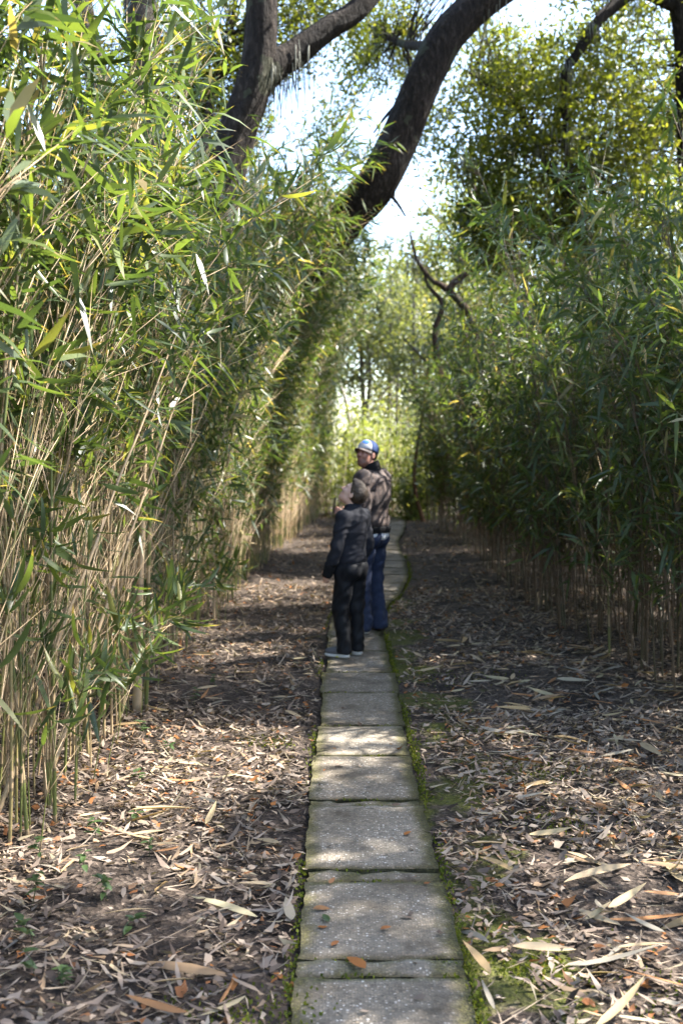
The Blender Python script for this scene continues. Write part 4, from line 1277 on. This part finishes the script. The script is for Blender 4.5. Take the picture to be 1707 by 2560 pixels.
# ------------------------------------------------------------------ people (implicit surfaces, meshed with surface nets)
class Field:
    def __init__(s, lo, hi, h):
        s.lo = np.asarray(lo, float)
        s.h = h
        s.n = np.ceil((np.asarray(hi, float) - s.lo) / h).astype(int) + 1
        s.F = np.full(tuple(s.n), 1.0, dtype=np.float32)
        s.ax = [s.lo[i] + np.arange(s.n[i]) * h for i in range(3)]
    def _sl(s, lo, hi):
        a = [max(0, int((lo[i] - s.lo[i]) / s.h) - 1) for i in range(3)]
        b = [min(int(s.n[i]), int((hi[i] - s.lo[i]) / s.h) + 3) for i in range(3)]
        return tuple(slice(x, max(y, x)) for x, y in zip(a, b))
    def op(s, fn, lo, hi, k, sub=False):
        m = k + .03
        sl = s._sl(np.asarray(lo) - m, np.asarray(hi) + m)
        X, Y, Z = np.meshgrid(s.ax[0][sl[0]], s.ax[1][sl[1]], s.ax[2][sl[2]], indexing='ij')
        if X.size == 0:
            return
        d = fn(np.stack([X, Y, Z], -1)).astype(np.float32)
        a = s.F[sl]
        if sub:
            h = np.clip(.5 - .5 * (a + d) / k, 0, 1)
            s.F[sl] = a * (1 - h) - d * h + k * h * (1 - h)
        else:
            h = np.clip(.5 + .5 * (d - a) / k, 0, 1)
            s.F[sl] = d * (1 - h) + a * h - k * h * (1 - h)
    def cap(s, a, b, ra, rb, k=.02, sy=1.0):
        a, b = np.asarray(a, float), np.asarray(b, float)
        ab = b - a
        L2 = max(float(ab @ ab), 1e-9)
        def fn(p):
            h = np.clip(((p - a) @ ab) / L2, 0, 1)
            return np.linalg.norm(p - a - h[..., None] * ab, axis=-1) - (ra + (rb - ra) * h)
        r = max(ra, rb)
        s.op(fn, np.minimum(a, b) - r, np.maximum(a, b) + r, k)
        return s
    def ell(s, c, r, k=.02, Rm=None, sub=False):
        c, r = np.asarray(c, float), np.asarray(r, float)
        def fn(p):
            q = p - c
            if Rm is not None:
                q = q @ Rm
            k0 = np.linalg.norm(q / r, axis=-1)
            k1 = np.linalg.norm(q / (r * r), axis=-1)
            return np.where(k1 < 1e-6, -float(r.min()), k0 * (k0 - 1) / np.maximum(k1, 1e-6))
        m = float(r.max())
        s.op(fn, c - m, c + m, k, sub)
        return s
    def clip(s, n, d):
        """keep n.p < d"""
        X, Y, Z = np.meshgrid(*s.ax, indexing='ij')
        s.F = np.maximum(s.F, (n[0] * X + n[1] * Y + n[2] * Z - d).astype(np.float32))
        return s
    def mesh(s):
        F = s.F
        I = F < 0
        c = [I[i:F.shape[0] - 1 + i, j:F.shape[1] - 1 + j, k:F.shape[2] - 1 + k] for i in (0, 1) for j in (0, 1) for k in (0, 1)]
        tot = sum(x.astype(np.int8) for x in c)
        act = (tot > 0) & (tot < 8)
        idx = np.argwhere(act)
        vid = np.full(act.shape, -1, dtype=np.int64)
        vid[tuple(idx.T)] = np.arange(len(idx))
        offs = np.array([(i, j, k) for i in (0, 1) for j in (0, 1) for k in (0, 1)])
        val = np.stack([F[tuple((idx + o).T)] for o in offs], 1)
        acc = np.zeros((len(idx), 3))
        cnt = np.zeros(len(idx))
        for a in range(8):
            for b in range(a + 1, 8):
                if np.abs(offs[a] - offs[b]).sum() != 1:
                    continue
                x = (val[:, a] < 0) != (val[:, b] < 0)
                t = np.where(x, val[:, a] / np.where(x, val[:, a] - val[:, b], 1), 0)
                acc += np.where(x[:, None], offs[a] + t[:, None] * (offs[b] - offs[a]), 0)
                cnt += x
        V = s.lo + (idx + acc / cnt[:, None]) * s.h
        Q = []
        for ax in range(3):
            sl0 = [slice(None)] * 3
            sl1 = [slice(None)] * 3
            sl0[ax] = slice(0, -1)
            sl1[ax] = slice(1, None)
            x = I[tuple(sl0)] != I[tuple(sl1)]
            e = np.argwhere(x)
            u, w = [(1, 2), (2, 0), (0, 1)][ax]
            e = e[(e[:, u] > 0) & (e[:, w] > 0) & (e[:, u] < act.shape[u]) & (e[:, w] < act.shape[w])]
            du, dw = np.zeros(3, int), np.zeros(3, int)
            du[u] = 1
            dw[w] = 1
            q = np.stack([vid[tuple((e - du - dw).T)], vid[tuple((e - dw).T)], vid[tuple(e.T)], vid[tuple((e - du).T)]], 1)
            flip = ~I[tuple(e.T)]
            q[flip] = q[flip][:, ::-1]
            Q.append(q)
        Q = np.concatenate(Q)
        return V, Q[(Q >= 0).all(1)]

def rot(yaw, pitch=0.0, roll=0.0):
    return np.array((Matrix.Rotation(yaw, 3, 'Z') @ Matrix.Rotation(-pitch, 3, 'Y') @ Matrix.Rotation(roll, 3, 'X')))

def head_prims(F, c, Rm, s):
    """skull, face, nose, brow, eyes, lips, ears; head-local +X is the way the face looks"""
    T = lambda p: c + Rm @ (np.asarray(p, float) * s)
    E = lambda p, r, k=.012, sub=False: F.ell(T(p), np.asarray(r) * s, k * s, Rm, sub)
    E((-.014, 0, .032), (.099, .077, .094), .02)
    E((.028, 0, -.030), (.064, .061, .088), .03)
    E((.022, 0, -.075), (.055, .055, .040), .03)
    E((.056, 0, -.096), (.030, .034, .026), .03)
    E((.062, .038, -.020), (.022, .020, .022), .025)
    E((.062, -.038, -.020), (.022, .020, .022), .025)
    E((.080, 0, .030), (.014, .046, .013), .02)
    F.cap(T((.086, 0, .018)), T((.108, 0, -.022)), .008 * s, .013 * s, .012 * s)
    for q in (-1, 1):
        E((.104, q * .012, -.028), (.010, .008, .008), .008)
        E((.096, q * .031, .006), (.012, .016, .009), .012, True)
        E((.079, q * .031, .006), (.0125, .0135, .0105), .004)
        E((-.010, q * .079, -.010), (.019, .010, .031), .008)
        E((-.004, q * .087, -.008), (.009, .006, .017), .006, True)
    E((.090, 0, -.056), (.009, .022, .006), .006)
    E((.089, 0, -.068), (.009, .019, .007), .006)
    return T

def hand_prims(F, wrist, fwd, nrm, s, curl, thumb_side):
    """palm, four fingers of different length and a thumb leaving the side of the palm"""
    f = np.asarray(fwd, float) / np.linalg.norm(fwd)
    n = np.asarray(nrm, float)
    n = n - f * (n @ f)
    n /= np.linalg.norm(n)
    sd = np.cross(n, f) * thumb_side
    Rm = np.stack([f, sd, n], 1)
    F.ell(wrist + f * .048 * s, np.array([.052, .041, .016]) * s, .012, Rm)
    for i, (o, ln) in enumerate([(.028, .070), (.0095, .079), (-.0095, .073), (-.027, .058)]):
        p = wrist + f * .085 * s + sd * o * s
        d = f.copy()
        for j, fr in enumerate((.45, .32, .23)):
            a = curl * (j + .6)
            d2 = f * math.cos(a) + n * math.sin(a)
            q = p + d2 * ln * fr * s
            F.cap(p, q, (.0088 - .0007 * j) * s, (.0083 - .0008 * j) * s, .003)
            p = q
    p = wrist + f * .022 * s + sd * .034 * s
    q = p + (f * .6 + sd * .62 + n * .35) * .040 * s
    r_ = q + (f * .85 + sd * .1 + n * .5) * .030 * s
    F.cap(p, q, .012 * s, .0095 * s, .008)
    F.cap(q, r_, .0095 * s, .008 * s, .003)

def folds(V, amp, sc, seed, mask=None):
    """cloth folds pushed out along the surface"""
    out = V.copy()
    for i, p in enumerate(V):
        a = mnoise.noise(Vector((p[0] * sc[0] + seed, p[1] * sc[1], p[2] * sc[2])))
        b = mnoise.noise(Vector((p[0] * sc[0] * 2.3, p[1] * sc[1] * 2.3 + seed, p[2] * sc[2] * 2.1)))
        r_ = mnoise.noise(Vector((p[0] * sc[0] * 1.5 + p[2] * 6, p[1] * sc[1] * 1.5 - seed, p[2] * sc[2] * 1.9 + p[0] * 9)))
        out[i] = (a + .5 * b, r_, 0)
    return out[:, 0] * amp - np.abs(out[:, 1]) * amp * 1.3 + amp * .3

def vnormals(V, Q):
    n = np.zeros_like(V)
    fn = np.cross(V[Q[:, 2]] - V[Q[:, 0]], V[Q[:, 3]] - V[Q[:, 1]])
    for k in range(4):
        np.add.at(n, Q[:, k], fn)
    return norm(n)

def garment(name, F, mat, parent, amp=0.0, sc=(9, 9, 9), seed=0.0, colors=None, attrs=None):
    V, Q = F.mesh()
    if amp:
        V = V + vnormals(V, Q) * folds(V, amp, sc, seed)[:, None]
    return link(name, new_mesh(name, V, Q, mat, colors=colors(V) if colors else None), parent)

def marks(V, c, Rm, s, stubble, brow_w=1.0):
    L = ((V - c) @ Rm) / s
    x, y, z = L.T
    col = np.zeros((len(V), 4))
    col[:, 3] = 1
    head = (np.abs(y) < .12) & (z > -.14) & (z < .16) & (x > -.13)
    beard = np.clip((-.030 - z) / .03, 0, 1) * np.clip((x - .0) / .03, 0, 1) * stubble
    brow = np.exp(-(((np.abs(y) - .032) / .018) ** 2 + ((z - .030) / .006) ** 2)) * (x > .05) * .9
    col[:, 0] = np.where(head, np.clip(beard + brow, 0, 1), 0)
    lips = np.exp(-((y / .022) ** 2 + ((z + .062) / .008) ** 2)) * (x > .07)
    nose = np.exp(-((y / .02) ** 2 + ((z + .02) / .02) ** 2)) * (x > .09) * .35
    col[:, 1] = np.where(head, np.clip(lips * .8 + nose, 0, 1), 0)
    eye = np.exp(-(((np.abs(y) - .031) / .009) ** 2 + ((z - .006) / .0045) ** 2)) * (x > .07)
    col[:, 2] = np.where(head, eye, 0)
    return col

def shoe(parent, ank, yaw, L, w, upper, sole_m, accent=None, accent2=None):
    Rm = rot(yaw)
    c = np.array([ank[0], ank[1], 0.0])
    T = lambda p: c + Rm @ np.asarray(p, float)
    lo, hi = c - L, c + L
    lo[2], hi[2] = -.02, .2
    F = Field(lo, hi, .006)
    F.ell(T((L * .42, 0, .045)), (L * .30, w * .48, .034), .02, Rm)
    F.ell(T((L * .10, 0, .055)), (L * .26, w * .42, .050), .025, Rm)
    F.cap(T((-.01, 0, .06)), T((-.01, 0, .11)), w * .42, w * .40, .02)
    F.clip((0, 0, -1), -.02)
    o = garment('shoe', F, upper, parent)
    F = Field(lo, hi, .005)
    F.ell(T((L * .45, 0, .018)), (L * .30, w * .53, .022), .02, Rm)
    F.ell(T((L * .05, 0, .018)), (L * .24, w * .47, .024), .03, Rm)
    F.clip((0, 0, -1), -.001)
    garment('sole', F, sole_m, o)
    if accent:
        g = Geo()
        for i in range(4):
            p = T((L * (.18 + .09 * i), 0, 0))
            q = [T((L * (.18 + .09 * i), u * w * .36, .094 - .011 * i - .03 * abs(u) ** 2 * 1.0)) for u in (-1, -.5, 0, .5, 1)]
            v, f = tube(smooth_line(q, 9), .005, 5)
            g.add(v, f, .5, 0)
        link('laces', g.mesh('laces', accent), o)
    if accent2:
        F = Field(lo, hi, .005)
        F.ell(T((L * .2, 0, .012)), (L * .12, w * .52, .009), .01, Rm)
        garment('sole_insert', F, accent2, o)
    return o

V3 = lambda *a: np.array(a, float)

def build_boy(loc, yaw):
    LO, HI = (-.35, -.4, -.02), (.35, .4, 1.52)
    hc, hs = V3(-.030, .005, 1.285), .84
    hR = rot(R(24), R(41))
    sh = [V3(-.035, .138, 1.105), V3(-.025, -.138, 1.105)]
    el = [V3(-.015, .195, .885), V3(-.03, -.195, .885)]
    wr = [V3(.055, .205, .695), V3(.05, -.19, .69)]
    hip = [V3(0, .072, .70), V3(-.005, -.072, .70)]
    kn = [V3(.03, .080, .385), V3(.005, -.080, .385)]
    an = [V3(-.005, .078, .08), V3(-.015, -.080, .08)]
    B = Field(LO, HI, .0068)
    B.ell((-.02, 0, 1.0), (.075, .115, .15), .05)
    B.ell((.0, 0, .83), (.07, .105, .13), .05)
    B.ell((.0, 0, .70), (.078, .105, .08), .05)
    for q in (0, 1):
        B.cap(hip[q], kn[q], .062, .043, .03).cap(kn[q], an[q], .044, .028, .02)
        B.ell(an[q] + V3(.06, 0, -.045), (.085, .032, .022), .02)
        B.cap(sh[q], el[q], .038, .030, .03).cap(el[q], wr[q], .030, .021, .02)
        d = wr[q] - el[q]
        hand_prims(B, wr[q] - d / np.linalg.norm(d) * .008, d, V3(.25, -1 if q == 0 else 1, 0), .78, .38, 1 if q == 0 else -1)
    B.cap((-.02, 0, 1.12), hc + hR @ (V3(-.015, 0, -.05) * hs), .046, .044, .03)
    head_prims(B, hc, hR, hs)
    V, Q = B.mesh()
    body = link('person', new_mesh('person', V, Q, M['skin_boy'], colors=marks(V, hc, hR, hs, 0.0)), None, loc)
    body.rotation_euler = (0, 0, yaw)
    thing(body, 'boy in charcoal sweater and black trousers on the path, head tipped back', 'person')
    # sweater
    F = Field(LO, HI, .009)
    F.ell((-.025, 0, 1.02), (.102, .136, .16), .05)
    F.ell((-.005, 0, .86), (.104, .130, .15), .06)
    F.ell((-.004, 0, .77), (.111, .133, .09), .05)
    F.ell((-.045, 0, 1.10), (.075, .12, .07), .05)
    for q in (0, 1):
        F.cap(sh[q], el[q], .060, .050, .035).cap(el[q], wr[q] * .92 + el[q] * .08, .050, .045, .025)
    F.clip((0, 0, -1), -.735)
    F.cap((-.03, 0, 1.15), (-.03, 0, 1.178), .068, .060, .03)
    Rn = rot(0, R(8))
    F.ell((-.03, 0, 1.225), (.052, .050, .035), .01, None, True)
    sw = garment('sweater', F, M['sweater'], body, .010, (7, 7, 10), 3.1)
    F = Field(LO, HI, .006)
    F.ell((-.002, 0, .735), (.113, .135, .06), .02)
    F.clip((0, 0, -1), -.712).clip((0, 0, 1), .765)
    garment('hem_band', F, M['sweater_band'], sw, .002, (20, 20, 4), 1.0)
    for q in (0, 1):
        d = norm(wr[q] - el[q])
        F = Field(wr[q] - .1, wr[q] + .1, .005)
        F.cap(wr[q] - d * .03, wr[q] + d * .035, .044, .040, .01)
        F.clip(tuple(d), float(d @ (wr[q] + d * .055)))
        garment('cuff', F, M['black'], sw)
    F = Field(hc - .3, hc + .2, .005)
    F.cap((-.028, 0, 1.168), (-.030, 0, 1.188), .060, .054, .01)
    F.ell((-.028, 0, 1.215), (.047, .046, .045), .006, None, True)
    garment('collar', F, M['black'], sw)
    # trousers
    F = Field(LO, HI, .009)
    F.ell((-.004, 0, .71), (.110, .132, .10), .05)
    F.ell((-.05, .055, .68), (.065, .068, .075), .04)
    F.ell((-.05, -.055, .68), (.065, .068, .075), .04)
    for q in (0, 1):
        F.cap(hip[q] + V3(0, .002 * (1 - 2 * q), -.02), kn[q], .085, .067, .02).cap(kn[q], an[q] + V3(-.004, 0, -.02), .067, .050, .02)
        F.cap(an[q] + V3(0, 0, .06), an[q] + V3(.005, 0, -.03), .052, .058, .02)
    F.clip((0, 0, -1), -.035).clip((0, 0, 1), .755)
    garment('trousers', F, M['trousers'], body, .012, (9, 9, 6), 7.7)
    # hair
    T = lambda p: hc + hR @ (np.asarray(p, float) * hs)
    F = Field(hc - .2, hc + .2, .005)
    F.ell(T((-.016, 0, .038)), V3(.106, .083, .098) * hs, .01, hR)
    F.ell(T((.030, 0, .100)), V3(.062, .060, .036) * hs, .03, hR)
    F.ell(T((-.050, 0, .012)), V3(.060, .074, .078) * hs, .03, hR)
    nrm_ = hR @ V3(.846, 0, -.538)
    F.clip(tuple(nrm_), float(nrm_ @ hc) + .010 * hs)
    dn = hR @ V3(.25, 0, -.968)
    F.clip(tuple(dn), float(dn @ hc) + .062 * hs)
    V, Q = F.mesh()
    Nn = vnormals(V, Q)
    V = V + Nn * folds(V, .004, (30, 30, 30), 2.0)[:, None]
    hair = link('hair', new_mesh('hair', V, Q, M['hair']), body)
    rg = np.random.default_rng(5)
    k = rg.integers(0, len(V), 2600)
    back = hR @ V3(-.8, 0, .1)
    D = norm(Nn[k] * .25 + back * 1.0 + rg.normal(0, .22, (2600, 3)))
    g = Geo()
    g.add(*spikes(V[k] - Nn[k] * .004, V[k] + D * rg.uniform(.008, .020, 2600)[:, None], np.full(2600, .0011), rg.random(2600)))
    link('strands', g.mesh('strands', M['hair']), hair, kind='stuff')
    for q in (0, 1):
        shoe(body, an[q], R(10 - 22 * q), .235, .088, M['grey_mesh'], M['sole'], M['orange_lace'], M['yellow_foam'])
    return body

def build_man(loc, yaw):
    LO, HI = (-.4, -.42, -.02), (.5, .45, 1.78)
    hc, hs = V3(.035, .015, 1.585), .94
    hR = rot(R(76), R(12))
    sh = [V3(-.015, .185, 1.375), V3(-.01, -.185, 1.375)]
    el = [V3(-.05, .262, 1.10), V3(.06, -.250, 1.09)]
    wr = [V3(.045, .265, .885), V3(.275, -.04, 1.02)]
    hip = [V3(0, .088, .885), V3(0, -.088, .885)]
    kn = [V3(.03, .112, .475), V3(.015, -.105, .475)]
    an = [V3(.0, .125, .085), V3(-.03, -.115, .085)]
    hand_dir = [V3(.10, .02, -1), V3(.55, .62, .55)]
    B = Field(LO, HI, .0075)
    B.ell((-.015, 0, 1.25), (.10, .16, .19), .06)
    B.ell((.01, 0, 1.05), (.11, .145, .15), .06)
    B.ell((.0, 0, .90), (.10, .14, .10), .06)
    for q in (0, 1):
        B.cap(hip[q], kn[q], .078, .054, .03).cap(kn[q], an[q], .054, .036, .02)
        B.ell(an[q] + V3(.075, 0, -.045), (.105, .040, .026), .02)
        B.cap(sh[q], el[q], .050, .041, .03).cap(el[q], wr[q], .041, .028, .02)
    hand_prims(B, wr[0] - V3(0, 0, -.005), hand_dir[0], V3(.3, -1, 0), 1.0, .42, 1)
    hand_prims(B, wr[1], hand_dir[1], V3(.75, -.65, 0), 1.0, .75, 1)
    B.cap((-.02, 0, 1.40), hc + hR @ (V3(-.02, 0, -.06) * hs), .062, .058, .03)
    head_prims(B, hc, hR, hs)
    V, Q = B.mesh()
    body = link('person', new_mesh('person', V, Q, M['skin_man'], colors=marks(V, hc, hR, hs, .75)), None, loc)
    body.rotation_euler = (0, 0, yaw)
    thing(body, 'man in brown camouflage jacket, jeans and blue cap standing behind the boy', 'person')
    # jacket
    F = Field(LO, HI, .010)
    F.ell((-.02, 0, 1.25), (.140, .195, .20), .06)
    F.ell((.015, 0, 1.08), (.155, .188, .17), .07)
    F.ell((.0, 0, .985), (.158, .190, .10), .05)
    F.ell((-.055, 0, 1.33), (.10, .15, .10), .05)
    for q in (0, 1):
        F.cap(sh[q], el[q], .086, .074, .04).cap(el[q], wr[q] * .94 + el[q] * .06, .074, .058, .03)
    F.cap((-.02, 0, 1.40), (-.015, 0, 1.455), .085, .072, .04)
    F.clip((0, 0, -1), -.925)
    jk = garment('jacket', F, M['camo'], body, .014, (7, 7, 7), 5.5)
    F = Field(LO, HI, .009)
    F.ell((.0, 0, .935), (.172, .202, .12), .02)
    F.clip((0, 0, -1), -.895).clip((0, 0, 1), .955)
    garment('waistband', F, M['black'], jk, .003, (18, 18, 3), 2.0)
    F = Field((-.25, -.25, 1.3), (.3, .25, 1.7), .006)
    F.cap((-.018, 0, 1.435), (.002, .004, 1.512), .081, .076, .01)
    F.ell((.012, .004, 1.555), (.066, .064, .095), .008, None, True)
    nz_ = V3(.45, .1, .88)
    nz_ /= np.linalg.norm(nz_)
    F.clip(tuple(nz_), float(nz_ @ V3(.0, 0, 1.505)))
    garment('collar', F, M['black'], jk)
    for q in (0, 1):
        d = norm(wr[q] - el[q])
        F = Field(wr[q] - .12, wr[q] + .12, .006)
        F.cap(wr[q] - d * .04, wr[q] - d * .005, .056, .046, .01)
        F.clip(tuple(d), float(d @ (wr[q] + d * .008)))
        garment('cuff', F, M['black'], jk)
    # shirt tail below the jacket at the back
    F = Field(LO, HI, .009)
    F.ell((-.012, 0, .875), (.146, .170, .085), .02)
    F.clip((0, 0, -1), -.822).clip((0, 0, 1), .91).clip((1, -.35, 0), -.045)
    garment('shirt_tail', F, M['white_cloth'], body, .004, (20, 20, 4), 4.0)
    # jeans
    F = Field(LO, HI, .010)
    F.ell((-.002, 0, .885), (.132, .160, .115), .05)
    F.ell((-.06, .06, .85), (.080, .085, .09), .05)
    F.ell((-.06, -.06, .85), (.080, .085, .09), .05)
    for q in (0, 1):
        F.cap(hip[q] + V3(0, 0, -.03), kn[q], .102, .076, .02).cap(kn[q], an[q] + V3(-.005, 0, -.02), .076, .064, .02)
        F.cap(an[q] + V3(.0, 0, .05), an[q] + V3(.01, 0, -.035), .065, .070, .02)
    F.clip((0, 0, -1), -.03).clip((0, 0, 1), .94)
    garment('jeans', F, M['jeans'], body, .014, (8, 8, 6), 9.1)
    for q in (0, 1):
        shoe(body, an[q], R(8 - 20 * q), .285, .105, M['brown_shoe'], M['sole'] if q == 0 else M['brown_shoe'])
    # hair at the temples and nape below the cap
    T = lambda p: hc + hR @ (np.asarray(p, float) * hs)
    F = Field(hc - .2, hc + .2, .006)
    F.ell(T((-.020, 0, .020)), V3(.100, .081, .09) * hs, .01, hR)
    nn = hR @ V3(1, 0, -.15)
    F.clip(tuple(nn), float(nn @ hc) + .022 * hs)
    dn = hR @ V3(0, 0, -1)
    F.clip(tuple(dn), float(dn @ hc) + .045 * hs)
    garment('hair', F, M['hair'], body, .003, (40, 40, 40), 1)
    # cap: crown in two colours, bill, button, emblem
    up = hR @ V3(-.10, 0, 1.0)
    up /= np.linalg.norm(up)
    def crown(extra, nx=None, nd=0.0, nx2=None, nd2=0.0):
        F = Field(hc - .22, hc + .22, .0055)
        F.ell(T((-.012, 0, .052)), V3(.112 + extra, .091 + extra, .096 + extra) * hs, .01, hR)
        F.clip(tuple(-up), -float(up @ T((0, 0, .034))))
        for a, b in ((nx, nd), (nx2, nd2)):
            if a is not None:
                n_ = hR @ np.asarray(a, float)
                F.clip(tuple(n_), float(n_ @ hc) + b * hs)
        return F
    capo = garment('cap', crown(0.0), M['cap_blue'], body)
    garment('front_panel', crown(.0025, V3(-1, 0, 0), -.030), M['cap_white'], capo)
    F = Field(hc - .22, hc + .22, .004)
    F.ell(T((.066, .030, .108)), V3(.040, .036, .022) * hs, .006, hR)
    F.ell(T((.082, .012, .095)), V3(.022, .030, .018) * hs, .006, hR)
    F2 = crown(.0045)
    F3 = Field(hc - .22, hc + .22, .0055)
    F3.ell(T((.072, .036, .112)), V3(.036, .044, .024) * hs, .006, hR)
    F3.F = np.maximum(F3.F, F2.F)
    garment('emblem', F3, M['emblem_blue'], capo)
    # bill: a curved sheet with thickness
    g = Geo()
    vv = []
    nu, nv = 13, 7
    for lay in (0, 1):
        for i in range(nu):
            a = -1.25 + 2.5 * i / (nu - 1)
            for j in range(nv):
                f_ = j / (nv - 1)
                rx, ry = .095 + .070 * f_ * math.cos(a * .85), .083 + .012 * f_
                x_ = rx * math.cos(a)
                y_ = ry * math.sin(a)
                vv.append(T((x_ - .010, y_, .040 - .012 * f_ - .030 * (y_ / .09) ** 2 * f_ - .004 * lay + .006)))
    ff = []
    for lay in (0, 1):
        b = lay * nu * nv
        for i in range(nu - 1):
            for j in range(nv - 1):
                p = b + i * nv + j
                q = [(p, p + nv, p + nv + 1), (p, p + nv + 1, p + 1)]
                ff += [t[::-1] for t in q] if lay else q
    b = nu * nv
    for i in range(nu - 1):
        p, q = i * nv + nv - 1, (i + 1) * nv + nv - 1
        ff += [(p, q, q + b), (p, q + b, p + b)]
    link('bill', new_mesh('bill', np.array(vv), np.array(ff), M['cap_grey']), capo)
    bu = Field(hc - .22, hc + .22, .005)
    bu.ell(T((-.012, 0, .148)), V3(.009, .009, .006), .005, hR)
    garment('button', bu, M['cap_blue'], capo)
    return body, (wr[1], hand_dir[1])

boy = build_boy((.068, 8.17, .036), R(143))
man, (pw, ph_) = build_man((.262, 9.3, .036), R(150))
# phone held upright in the man's raised hand
Rz = Matrix.Rotation(R(150), 3, 'Z')
d_ = Vector(ph_).normalized()
hp = Rz @ (Vector(pw) + d_ * .085 + Vector((.040, .020, .062))) + man.location
bmv = []
for sx in (-1, 1):
    for sy in (-1, 1):
        for sz in (-1, 1):
            bmv.append((sx * .0045, sy * .036, sz * .074))
import bmesh
bm = bmesh.new()
bmesh.ops.create_cube(bm, size=1.0)
for v in bm.verts:
    v.co = Vector((v.co.x * .010, v.co.y * .072, v.co.z * .148))
bmesh.ops.bevel(bm, geom=[e for e in bm.edges], offset=.0035, segments=2, affect='EDGES')
me = bpy.data.meshes.new('mobile_phone')
bm.to_mesh(me)
bm.free()
me.materials.append(M['phone'])
phone = link('mobile_phone', me, None, hp)
phone.rotation_euler = (0, R(-8), R(190))
thing(phone, 'black mobile phone held upright in front of the man', 'phone')
